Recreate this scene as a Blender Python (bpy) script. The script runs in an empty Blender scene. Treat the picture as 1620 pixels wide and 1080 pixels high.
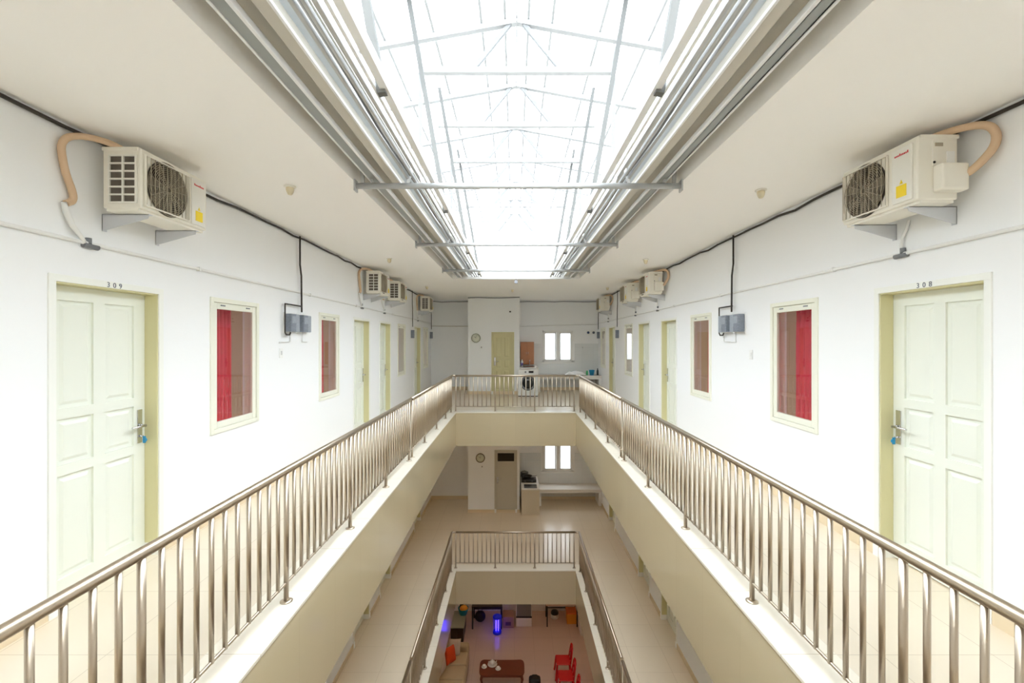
import bpy, bmesh, math, random
from math import pi, sin, cos, radians
from mathutils import Vector, Matrix
random.seed(7)
S = bpy.context.scene
COL = S.collection

# ------------------------------------------------------------------ camera
CX, CY, F = 813.6, 538.0, 720.0      # vanishing point and focal length in pixels of the 1620x1080 frame
EYE = 1.76                           # eye height above the upper gallery floor
cam_d = bpy.data.cameras.new('camera'); cam = bpy.data.objects.new('camera', cam_d); COL.objects.link(cam)
cam.location = (0, 0, EYE); cam.rotation_euler = (pi/2, 0, 0)
cam_d.sensor_width = 36; cam_d.lens = F/1620*36
cam_d.shift_x = -(CX-810)/1620; cam_d.shift_y = -(540-CY)/1620
cam_d.clip_start = 0.05; cam_d.clip_end = 200
S.camera = cam

# ------------------------------------------------------------------ world, exposure
SKY = 12.2
w = bpy.data.worlds.new('world'); S.world = w; w.use_nodes = True
bg = w.node_tree.nodes['Background']; bg.inputs[0].default_value = (0.87, 0.945, 1.0, 1); bg.inputs[1].default_value = SKY
# overcast sky above the horizon, darker land below it
_n = w.node_tree.nodes; _l = w.node_tree.links
_tc = _n.new('ShaderNodeTexCoord'); _sp = _n.new('ShaderNodeSeparateXYZ'); _l.new(_tc.outputs['Generated'], _sp.inputs[0])
_mr = _n.new('ShaderNodeValToRGB')        # CIE overcast: zenith three times the horizon
_ma = _n.new('ShaderNodeMath'); _ma.operation = 'MULTIPLY_ADD'; _ma.inputs[1].default_value = .5; _ma.inputs[2].default_value = .5; _l.new(_sp.outputs[2], _ma.inputs[0])
_r = _mr.color_ramp; _r.elements[0].position = .47; _r.elements[0].color = (.2, .2, .2, 1); _r.elements[1].position = 1; _r.elements[1].color = (1, 1, 1, 1)
_e = _r.elements.new(.5); _e.color = (.333, .333, .333, 1)
_mu = _n.new('ShaderNodeMath'); _mu.operation = 'MULTIPLY'; _mu.inputs[1].default_value = SKY
_l.new(_ma.outputs[0], _mr.inputs[0]); _l.new(_mr.outputs[0], _mu.inputs[0]); _l.new(_mu.outputs[0], bg.inputs[1])
S.view_settings.view_transform = 'Standard'; S.view_settings.look = 'None'
S.view_settings.gamma = 1; S.view_settings.use_curve_mapping = False
S.view_settings.exposure = 0.0
cy = S.cycles
cy.max_bounces = 14; cy.diffuse_bounces = 9; cy.glossy_bounces = 4; cy.transmission_bounces = 6; cy.transparent_max_bounces = 12
cy.caustics_reflective = False; cy.caustics_refractive = False; cy.sample_clamp_indirect = 12
cy.use_denoising = True

# ------------------------------------------------------------------ materials
def srgb(c):
    c = [v/255 for v in c]
    return tuple(v/12.92 if v <= .04045 else ((v+.055)/1.055)**2.4 for v in c) + (1,)
def mat(name, rgb, rough=.5, metal=0, spec=.5, bump=0, bscale=60, var=0, vscale=3, coat=0, emit=None, es=0):
    m = bpy.data.materials.new(name); m.use_nodes = True
    nt = m.node_tree; b = nt.nodes['Principled BSDF']
    b.inputs['Base Color'].default_value = srgb(rgb); b.inputs['Roughness'].default_value = rough
    b.inputs['Metallic'].default_value = metal; b.inputs['Specular IOR Level'].default_value = spec
    b.inputs['Coat Weight'].default_value = coat
    if emit:
        b.inputs['Emission Color'].default_value = srgb(emit); b.inputs['Emission Strength'].default_value = es
    if var or bump:
        tc = nt.nodes.new('ShaderNodeTexCoord'); n = nt.nodes.new('ShaderNodeTexNoise')
        n.inputs['Scale'].default_value = vscale if var else bscale; n.inputs['Detail'].default_value = 4
        nt.links.new(tc.outputs['Object'], n.inputs['Vector'])
        if var:
            mx = nt.nodes.new('ShaderNodeMix'); mx.data_type = 'RGBA'
            c = srgb(rgb); mx.inputs[6].default_value = c
            mx.inputs[7].default_value = tuple(max(0, v*(1-var)) for v in c[:3]) + (1,)
            nt.links.new(n.outputs['Fac'], mx.inputs[0]); nt.links.new(mx.outputs[2], b.inputs['Base Color'])
        if bump:
            bn = nt.nodes.new('ShaderNodeBump'); bn.inputs['Strength'].default_value = bump; bn.inputs['Distance'].default_value = .01
            nt.links.new(n.outputs['Fac'], bn.inputs['Height']); nt.links.new(bn.outputs[0], b.inputs['Normal'])
    return m
def tiles(name, rgb, joint, axes=(0, 1), size=(.6, .6), off=(0, 0), rough=.15, width=.004, var=.05):
    """glazed tiles laid in world space, joints as thin darker lines, each tile a hair different"""
    m = bpy.data.materials.new(name); m.use_nodes = True; nt = m.node_tree; N = nt.nodes; L = nt.links
    b = N['Principled BSDF']; b.inputs['Roughness'].default_value = rough
    g = N.new('ShaderNodeNewGeometry'); sp = N.new('ShaderNodeSeparateXYZ'); L.new(g.outputs['Position'], sp.inputs[0])
    fr, cells = [], []
    for k in range(2):
        a = N.new('ShaderNodeMath'); a.operation = 'SUBTRACT'; L.new(sp.outputs[axes[k]], a.inputs[0]); a.inputs[1].default_value = off[k]
        d = N.new('ShaderNodeMath'); d.operation = 'DIVIDE'; L.new(a.outputs[0], d.inputs[0]); d.inputs[1].default_value = size[k]
        f = N.new('ShaderNodeMath'); f.operation = 'FRACT'; L.new(d.outputs[0], f.inputs[0])
        l = N.new('ShaderNodeMath'); l.operation = 'LESS_THAN'; L.new(f.outputs[0], l.inputs[0]); l.inputs[1].default_value = width/size[k]
        c = N.new('ShaderNodeMath'); c.operation = 'FLOOR'; L.new(d.outputs[0], c.inputs[0])
        fr.append(l); cells.append(c)
    mxm = N.new('ShaderNodeMath'); mxm.operation = 'MAXIMUM'; L.new(fr[0].outputs[0], mxm.inputs[0]); L.new(fr[1].outputs[0], mxm.inputs[1])
    cb = N.new('ShaderNodeCombineXYZ'); L.new(cells[0].outputs[0], cb.inputs[0]); L.new(cells[1].outputs[0], cb.inputs[1])
    wn = N.new('ShaderNodeTexWhiteNoise'); wn.noise_dimensions = '2D'; L.new(cb.outputs[0], wn.inputs['Vector'])
    nz = N.new('ShaderNodeTexNoise'); nz.inputs['Scale'].default_value = 2.2; nz.inputs['Detail'].default_value = 5; L.new(g.outputs['Position'], nz.inputs['Vector'])
    ad = N.new('ShaderNodeMath'); ad.operation = 'ADD'; L.new(wn.outputs['Value'], ad.inputs[0]); L.new(nz.outputs['Fac'], ad.inputs[1])
    hf = N.new('ShaderNodeMath'); hf.operation = 'MULTIPLY'; L.new(ad.outputs[0], hf.inputs[0]); hf.inputs[1].default_value = .5
    c0 = srgb(rgb)
    m1 = N.new('ShaderNodeMix'); m1.data_type = 'RGBA'; m1.inputs[6].default_value = c0
    m1.inputs[7].default_value = tuple(v*(1-var) for v in c0[:3]) + (1,); L.new(hf.outputs[0], m1.inputs[0])
    m2 = N.new('ShaderNodeMix'); m2.data_type = 'RGBA'; L.new(mxm.outputs[0], m2.inputs[0]); L.new(m1.outputs[2], m2.inputs[6]); m2.inputs[7].default_value = srgb(joint)
    L.new(m2.outputs[2], b.inputs['Base Color'])
    return m
def glass(name, tint=(1, 1, 1), refl=.12, rough=0.0):
    m = bpy.data.materials.new(name); m.use_nodes = True; nt = m.node_tree; N = nt.nodes; L = nt.links
    N.remove(N['Principled BSDF']); out = N['Material Output']
    t = N.new('ShaderNodeBsdfTransparent'); t.inputs[0].default_value = (*tint, 1)
    g = N.new('ShaderNodeBsdfGlossy'); g.inputs['Roughness'].default_value = rough
    fz = N.new('ShaderNodeFresnel'); fz.inputs[0].default_value = 1.5
    ge = N.new('ShaderNodeNewGeometry'); fr = N.new('ShaderNodeMath'); fr.operation = 'SUBTRACT'; fr.inputs[0].default_value = 1; L.new(ge.outputs['Backfacing'], fr.inputs[1])
    a0 = N.new('ShaderNodeMath'); a0.operation = 'ADD'; a0.use_clamp = True; a0.inputs[1].default_value = refl; L.new(fz.outputs[0], a0.inputs[0])
    a = N.new('ShaderNodeMath'); a.operation = 'MULTIPLY'; L.new(a0.outputs[0], a.inputs[0]); L.new(fr.outputs[0], a.inputs[1])
    x = N.new('ShaderNodeMixShader'); L.new(a.outputs[0], x.inputs[0]); L.new(t.outputs[0], x.inputs[1]); L.new(g.outputs[0], x.inputs[2])
    L.new(x.outputs[0], out.inputs[0]); return m
def milky(name, t=.6, col=(.92, .94, .95)):
    """translucent white roof sheet"""
    m = bpy.data.materials.new(name); m.use_nodes = True; nt = m.node_tree; N = nt.nodes; L = nt.links
    N.remove(N['Principled BSDF']); out = N['Material Output']
    a = N.new('ShaderNodeBsdfTransparent'); b = N.new('ShaderNodeBsdfTranslucent'); b.inputs[0].default_value = (*col, 1)
    x = N.new('ShaderNodeMixShader'); x.inputs[0].default_value = 1-t; L.new(a.outputs[0], x.inputs[1]); L.new(b.outputs[0], x.inputs[2])
    L.new(x.outputs[0], out.inputs[0]); return m

WALL = mat('white_wall_paint', (242, 243, 244), .75, bump=.05, bscale=40)
CEIL = mat('ceiling_paint', (250, 248, 245), .8)
FLOOR = tiles('cream_floor_tile', (232, 218, 196), (200, 184, 162), (0, 1), (.62, .645), (-2.905, 2.545), rough=.24)
FASC = tiles('cream_fascia_tile', (206, 190, 157), (196, 178, 148), (0, 1), (.6, .6), (.02, .02), rough=.08, width=.003, var=.06)
LEDGE = tiles('cream_ledge_tile', (242, 233, 216), (200, 184, 158), (0, 1), (9, .645), (-20, 2.545), rough=.2)
GFLOOR = tiles('pinkish_ground_tile', (212, 188, 176), (170, 150, 140), (0, 1), (.6, .6), (0, .1), rough=.2)
SKIRT = mat('cream_skirting_tile', (224, 206, 176), .2)
SPLASH = tiles('pale_blue_wall_tile', (229, 232, 233), (212, 217, 219), (0, 2), (.4, .25), (0, 0), rough=.12)
ARCHP = mat('off_white_architrave_paint', (240, 241, 235), .45)
DOORP = mat('pale_green_door_paint', (234, 237, 227), .42)
FRAMEP = mat('pale_olive_frame_paint', (214, 208, 164), .45)
WINP = mat('cream_window_paint', (236, 236, 222), .42)
OLIVE = mat('olive_door_paint', (212, 204, 158), .45)
STEEL = mat('brushed_stainless_steel', (190, 176, 158), .33, metal=1)
CHROME = mat('polished_steel', (215, 215, 218), .14, metal=1)
GALV = mat('galvanised_steel', (198, 199, 199), .5, metal=.15, var=.2, vscale=7)
WSTEEL = mat('white_painted_steel', (238, 239, 240), .5)
TRUSS = mat('shade_greyed_steel', (172, 172, 172), .6)  # white steel greyed so members look shaded against the bright sky
STRUT = mat('shade_darkened_steel', (132, 132, 132), .6)  # webs and posts darkened further, shade against the sky put into the colour
DIMG = mat('light_dimming_grey', (112, 112, 110), .9, var=.2)  # dark tone put in to dim bounced light and the struts
GUTTER = mat('beige_painted_steel', (202, 197, 186), .5)
BLUESHEET = mat('pale_blue_zinc_sheet', (205, 215, 224), .35, metal=.3)
ROOF = milky('milky_roof_sheet')
GLASS = glass('window_glass', (.93, .93, .93), .12)
CLEAR = glass('clear_glass', (.97, .97, .97), .02)
ACW = mat('cream_ac_casing', (236, 232, 221), .38)
ACP = mat('white_ac_panel', (232, 230, 222), .32)
ACD = mat('dark_coil_fins', (96, 88, 80), .5)
ACG = mat('grey_fan_grille', (170, 160, 140), .45)
FANM = mat('brown_grey_fan', (110, 100, 84), .5)
BRKT = mat('grey_white_bracket', (205, 207, 212), .4)
YEL = mat('yellow_sticker', (245, 215, 10), .4)
RED = mat('red_lettering', (205, 40, 50), .4)
DARK = mat('black_plastic', (28, 26, 26), .45)
CABLE = mat('black_cable_sleeve', (52, 46, 42), .55)
BEIGEH = mat('beige_foam_hose', (212, 182, 150), .7)
PVC = mat('white_plastic_pipe', (232, 232, 230), .35)
GREYC = mat('grey_plastic_fitting', (120, 122, 126), .5)
METER = mat('grey_blue_meter_casing', (150, 158, 172), .35, var=.55, vscale=45)
METERC = glass('meter_cover', (.9, .93, .97), .1)
CURT = mat('red_curtain_fabric', (244, 62, 96), .8)
TAN = mat('tan_room_wall', (208, 178, 152), .7)
WOOD = mat('brown_cabinet_wood', (202, 134, 90), .4, var=.25, vscale=5)
DWOOD = mat('dark_brown_wood', (120, 52, 22), .45, var=.3, vscale=6)
BLKW = mat('black_brown_wood', (48, 34, 28), .4)
SOFA = mat('beige_sofa_fabric', (190, 172, 140), .85, bump=.3, bscale=200)
ORNG = mat('orange_cushion_fabric', (226, 78, 22), .8)
WCUSH = mat('pale_cushion_fabric', (205, 190, 178), .85)
REDP = mat('glossy_red_plastic', (205, 12, 20), .25)
CERAM = mat('white_ceramic', (236, 232, 226), .15)
WPLAS = mat('white_plastic', (238, 238, 236), .3)
BLUEP = mat('blue_plastic', (30, 140, 190), .3)
GREENP = mat('green_plastic', (70, 170, 110), .4)
TEALP = mat('turquoise_plastic', (20, 150, 165), .4)
ORP = mat('orange_plastic', (232, 160, 40), .5)
BLUEL = mat('blue_lamp_tube', (40, 60, 255), .4, emit=(70, 50, 255), es=7)
BLUECASE = mat('blue_lamp_housing', (20, 40, 150), .4, emit=(10, 20, 200), es=.25)
CLOTH = mat('white_cloth', (244, 244, 244), .9)
NUMM = mat('dark_number_paint', (104, 108, 120), .5)
CLOCKF = mat('clock_face', (214, 214, 196), .4)
CLOCKR = mat('grey_green_clock_rim', (158, 160, 138), .4)
GREYD = mat('grey_door_laminate', (196, 190, 176), .35)
SMOKE = mat('dark_smoked_glass', (58, 52, 46), .1)
SINKM = mat('steel_sink', (130, 132, 134), .25, metal=.9)

# ------------------------------------------------------------------ mesh helpers
class MB:
    def __init__(s): s.b = bmesh.new()
    def box(s, x0, x1, y0, y1, z0, z1):
        if x1 < x0: x0, x1 = x1, x0
        if y1 < y0: y0, y1 = y1, y0
        if z1 < z0: z0, z1 = z1, z0
        v = [s.b.verts.new(p) for p in ((x0,y0,z0),(x1,y0,z0),(x1,y1,z0),(x0,y1,z0),(x0,y0,z1),(x1,y0,z1),(x1,y1,z1),(x0,y1,z1))]
        for f in ((3,2,1,0),(4,5,6,7),(0,1,5,4),(1,2,6,5),(2,3,7,6),(3,0,4,7)): s.b.faces.new([v[i] for i in f])
        return s
    def rod(s, a, b, r, n=12, r2=None, cap=True):
        a, b = Vector(a), Vector(b); d = (b-a).normalized()
        q = d.to_track_quat('Z', 'Y').to_matrix(); r2 = r if r2 is None else r2
        ra = [s.b.verts.new(a+q@Vector((cos(2*pi*i/n)*r, sin(2*pi*i/n)*r, 0))) for i in range(n)]
        rb = [s.b.verts.new(b+q@Vector((cos(2*pi*i/n)*r2, sin(2*pi*i/n)*r2, 0))) for i in range(n)]
        for i in range(n): f = s.b.faces.new([ra[i], ra[(i+1)%n], rb[(i+1)%n], rb[i]]); f.smooth = True
        if cap: s.b.faces.new(ra[::-1]); s.b.faces.new(rb)
        return s
    def bar(s, a, b, w, h, up=(0, 0, 1)):
        a, b = Vector(a), Vector(b); d = (b-a).normalized(); up = Vector(up)
        sd = d.cross(up)
        if sd.length < 1e-4: sd = d.cross(Vector((1, 0, 0)))
        sd.normalize(); u = sd.cross(d)
        P = [[s.b.verts.new(c+sd*(i*w/2)+u*(j*h/2)) for i, j in ((-1,-1),(1,-1),(1,1),(-1,1))] for c in (a, b)]
        for i in range(4): s.b.faces.new([P[0][i], P[0][(i+1)%4], P[1][(i+1)%4], P[1][i]])
        s.b.faces.new(P[0][::-1]); s.b.faces.new(P[1]); return s
    def tube(s, pts, r, n=10):
        pts = [Vector(p) for p in pts]; rings = []; prev = None
        for i, p in enumerate(pts):
            d = (pts[min(i+1, len(pts)-1)]-pts[max(i-1, 0)]).normalized()
            ref = prev if prev is not None else (Vector((0,0,1)) if abs(d.z) < .9 else Vector((1,0,0)))
            u = (ref-d*ref.dot(d)).normalized(); v = d.cross(u); prev = u
            rr = r[i] if isinstance(r, (list, tuple)) else r
            rings.append([s.b.verts.new(p+u*cos(2*pi*k/n)*rr+v*sin(2*pi*k/n)*rr) for k in range(n)])
        for a, b in zip(rings, rings[1:]):
            for k in range(n): f = s.b.faces.new([a[k], a[(k+1)%n], b[(k+1)%n], b[k]]); f.smooth = True
        s.b.faces.new(rings[0][::-1]); s.b.faces.new(rings[-1]); return s
    def lathe(s, prof, c=(0,0,0), n=24, axis='z'):
        rings = []
        for r, h in prof:
            ring = []
            for k in range(n):
                a = 2*pi*k/n; p = (cos(a)*r, sin(a)*r, h)
                if axis == 'y': p = (p[0], p[2], p[1])
                if axis == 'x': p = (p[2], p[0], p[1])
                ring.append(s.b.verts.new(Vector(p)+Vector(c)))
            rings.append(ring)
        for a, b in zip(rings, rings[1:]):
            for k in range(n): f = s.b.faces.new([a[k], a[(k+1)%n], b[(k+1)%n], b[k]]); f.smooth = True
        s.b.faces.new(rings[0][::-1]); s.b.faces.new(rings[-1]); return s
    def prism(s, poly, fn, d0, d1):
        """extrude 2D polygon: fn(u, v, d) -> point"""
        A = [s.b.verts.new(fn(u, v, d0)) for u, v in poly]; B = [s.b.verts.new(fn(u, v, d1)) for u, v in poly]; n = len(poly)
        for i in range(n): s.b.faces.new([A[i], A[(i+1)%n], B[(i+1)%n], B[i]])
        s.b.faces.new(A[::-1]); s.b.faces.new(B); return s
    def build(s, name, m, parent=None, bevel=0, solid=0, sub=0, segs=2):
        bmesh.ops.recalc_face_normals(s.b, faces=s.b.faces)
        me = bpy.data.meshes.new(name); s.b.to_mesh(me); s.b.free(); me.materials.append(m)
        o = bpy.data.objects.new(name, me); COL.objects.link(o)
        if parent: o.parent = parent
        if solid: k = o.modifiers.new('s', 'SOLIDIFY'); k.thickness = solid; k.offset = 0
        if bevel: k = o.modifiers.new('b', 'BEVEL'); k.width = bevel; k.segments = segs; k.limit_method = 'ANGLE'
        if sub: k = o.modifiers.new('d', 'SUBSURF'); k.levels = k.render_levels = sub
        return o
def tag(o, label=None, cat=None, group=None, kind=None):
    if label: o['label'] = label
    if cat: o['category'] = cat
    if group: o['group'] = group
    if kind: o['kind'] = kind
    return o
def struct(o, label=None): o['kind'] = 'structure'; return tag(o, label) if label else o
def empty(name, loc=(0,0,0), rz=0, **k):
    o = bpy.data.objects.new(name, None); COL.objects.link(o); o.location = loc; o.rotation_euler = (0, 0, rz); o.empty_display_size = .1
    return tag(o, **k)
def copy_tree(o, parent=None):
    c = o.copy(); COL.objects.link(c); c.parent = parent
    for ch in list(o.children): copy_tree(ch, c)
    return c
def text(name, body, m, parent, loc, rot, size, ext=.001):
    cu = bpy.data.curves.new(name, 'FONT'); cu.body = body; cu.size = size; cu.extrude = ext; cu.align_x = 'CENTER'; cu.align_y = 'CENTER'
    cu.materials.append(m); o = bpy.data.objects.new(name, cu); COL.objects.link(o); o.location = loc; o.rotation_euler = rot
    if parent: o.parent = parent
    return o
def cpx(x, y, z): return (x-CX)/F*z, EYE-(y-CY)/F*z    # frame pixel at depth z -> X, height

# ------------------------------------------------------------------ sizes of the place
WL, WR = -2.935, 2.97          # corridor walls
EL, ER = -1.43, 1.504          # edges of the well
Y0, YF, YB = -3.0, 11.11, 16.1 # behind camera, far edge of the well, back wall
YN = 0.6                       # near edge of the well
H = 3.18; LV = 3.86            # storey clear height, floor to floor
FD = .82                       # fascia depth
XO = 5.6                       # outer walls
YS = 14.85; SX0, SX1 = -1.51, .175   # shaft (service room) box
YCN = -0.8                     # near edge of the ceiling opening
YC = 10.55                     # far edge of the ceiling opening

# floors
def slab(z, m, thick=.22, yn=YN, yf=YF):
    for a in ((-XO, EL, Y0, YB+.2), (ER, XO, Y0, YB+.2), (EL, ER, yf, YB+.2), (EL, ER, Y0, yn)):
        struct(MB().box(*a, z-thick, z).build('floor', m))
slab(0, FLOOR); slab(-LV, FLOOR)
struct(MB().box(-XO, XO, Y0, YB+.2, -2*LV-.2, -2*LV).build('floor', GFLOOR))
# ceilings: white soffits under the two galleries, then the top ceiling slab round the skylight
for z in (-.22, -LV-.22):
    for a in ((-XO, EL-.15, Y0, YB), (ER+.15, XO, Y0, YB), (EL-.15, ER+.15, YF+.15, YB), (EL-.15, ER+.15, Y0, YN-.15)):
        struct(MB().box(*a, z-.03, z-.002).build('ceiling', CEIL))
for a in ((-XO, EL, Y0, YB+.2), (ER, XO, Y0, YB+.2), (EL, ER, YC, YB+.2), (EL, ER, Y0, YCN)):
    struct(MB().box(*a, H, H+.2).build('ceiling', CEIL))
    m_ = .13; c_ = [a[0], a[1]-(m_ if a[1] == EL else 0), a[2], a[3]]
    if a[0] == ER: c_[0] += m_
    if a[2] == YC: c_[2] += m_
    if a[3] == YCN: c_[3] -= m_
    struct(MB().box(*c_, H+.2, H+.215).build('added_dark_roof_layer', DIMG))  # unseen dark layer added to cut light bounced up to the trusses
# upstand round the skylight opening
for i, a in enumerate(((EL-.12, EL, YCN, YC), (ER, ER+.12, YCN, YC), (EL-.12, ER+.12, YC, YC+.12), (EL-.12, ER+.12, YCN-.12, YCN))):
    struct(MB().box(*a, H+.2, H+.52).build('trim_%d' % (i+1), CEIL))
# fascia beams of the two galleries, glazed tiles with a slim ledge tile on top
n = 5
for z in (0, -LV):
    for a in ((EL-.15, EL+.004, YN, YF+.15), (ER-.004, ER+.15, YN, YF+.15), (EL, ER, YF-.004, YF+.15), (EL, ER, YN-.15, YN+.004)):
        f = struct(MB().box(*a, z-FD, z-.02).build('trim_%d' % n, FASC)); n += 1
    for a in ((EL-.30, EL+.012, YN, YF+.30), (ER-.012, ER+.30, YN, YF+.30), (EL+.012, ER-.012, YF-.012, YF+.30)):
        struct(MB().box(*a, z-.02, z+.004).build('trim_%d' % n, LEDGE, bevel=.004)); n += 1

# walls with openings -------------------------------------------------------
DOORS = {'L': [(2.905, 3.750), (8.33, 9.19), (9.94, 10.76), (13.36, 14.2)],
         'R': [(2.868, 3.700), (8.34, 9.17), (10.0, 10.84), (13.42, 14.22)]}
WINS = {'L': [(4.385, 5.214), (6.83, 7.62), (11.43, 12.24), (14.66, 15.46)],
        'R': [(4.44, 5.26), (6.85, 7.65), (11.4, 12.2), (14.8, 15.6)]}
DH, WZ0, WZ1 = 2.14, .84, 2.18
def wall_boxes(b, u0, u1, z0, z1, holes, put):
    cuts = sorted(holes); u = u0
    for (a, c, h0, h1) in cuts:
        put(b, u, a, z0, z1)
        if h0 > z0: put(b, a, c, z0, h0)
        if h1 < z1: put(b, a, c, h1, z1)
        u = c
    put(b, u, u1, z0, z1)
T = .16
for side, X, sg in (('L', WL, -1), ('R', WR, 1)):
    for lv in (0, 1):
        z0 = -LV*lv; z1 = H if lv == 0 else -.22
        holes = [(a, c, z0, z0+DH) for a, c in DOORS[side]]
        if lv == 0: holes += [(a+.03, c-.03, WZ0+.03, WZ1-.03) for a, c in WINS[side]]
        put = lambda b, a, c, p, q: b.box(X, X+sg*T, a, c, p, q)
        b = MB(); wall_boxes(b, Y0, YB+.2, z0, z1, holes, put)
        struct(b.build('wall_left' if sg < 0 else 'wall_right', WALL))
        # tile skirting between the doors
        b = MB(); u = Y0
        for a, c in DOORS[side]:
            b.box(X, X-sg*.012, u, a-.05, z0, z0+.1); u = c+.05
        b.box(X, X-sg*.012, u, YB, z0, z0+.1)
        struct(b.build('baseboard_left' if sg < 0 else 'baseboard_right', SKIRT))
    # rooms behind the upper corridor: partitions and outer wall with windows
    for yp in (2.3, 6.1, 9.56, 12.85):
        struct(MB().box(X+sg*T, sg*XO, yp-.06, yp+.06, .001, H-.001).build('wall_room', TAN))
    b = MB(); hs = [(a, a+1.3, .9, 2.3) for a in (3.6, 7.2, 10.6, 13.9)]
    wall_boxes(b, Y0, YB+.2, 0, H, hs, lambda b, a, c, p, q: b.box(sg*XO, sg*(XO+.15), a, c, p, q))
    struct(b.build('wall_outer', TAN))
    struct(MB().box(sg*XO, sg*(XO+.15), Y0, YB+.2, -2*LV, -.0).build('wall_outer', WALL))
# back walls with a two light window on each gallery
WX0, WX1, WBZ0, WBZ1 = 1.0, 2.08, .98, 2.10     # window opening, relative to each floor
for lv in (0, 1):
    z0 = -LV*lv; z1 = H if lv == 0 else -.22
    b = MB(); wall_boxes(b, -XO, XO, z0, z1, [(WX0, WX1, z0+WBZ0, z0+WBZ1)], lambda b, a, c, p, q: b.box(a, c, YB, YB+.2, p, q))
    struct(b.build('wall_back', WALL))
    # pale tiles to shoulder height on the kitchen side
    b = MB(); wall_boxes(b, SX1, WR, z0+.1, z0+1.64, [(WX0-.06, WX1+.06, z0+WBZ0-.06, z0+1.64)], lambda b, a, c, p, q: b.box(a, c, YB-.012, YB, p, q))
    struct(b.build('trim_%d' % n, SPLASH)); n += 1
    struct(MB().box(WL, SX0, YB-.012, YB, z0, z0+.12).box(SX1, WR, YB-.014, YB, z0, z0+.1).box(SX0-.012, SX1+.012, YS-.012, YS, z0, z0+.1).box(SX0-.012, SX0, YS, YB, z0, z0+.1).build('baseboard_back', SKIRT))
    # service room box with a door hole
    dx0, dx1 = (-.70, -.05) if lv == 0 else (-.60, .05)
    b = MB(); wall_boxes(b, SX0, SX1, z0, z1, [(dx0, dx1, z0, z0+1.98)], lambda b, a, c, p, q: b.box(a, c, YS, YS+.1, p, q))
    b.box(SX0, SX0+.1, YS+.1, YB, z0, z1).box(SX1-.1, SX1, YS+.1, YB, z0, z1)
    struct(b.build('wall_service', WALL))
struct(MB().box(-XO, XO, Y0-.2, Y0, -2*LV, H).build('wall_front', WALL))
# ground storey shell
GZ = -2*LV
struct(MB().box(-2.45, -2.4, Y0, YB, GZ, -LV-.25).build('wall_left', WALL))
struct(MB().box(2.36, 2.42, Y0, YB, GZ, -LV-.25).build('wall_right', WALL))
struct(MB().box(-XO, XO, 15.95, 16.1, GZ, -LV-.25).build('wall_back', WALL))

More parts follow.
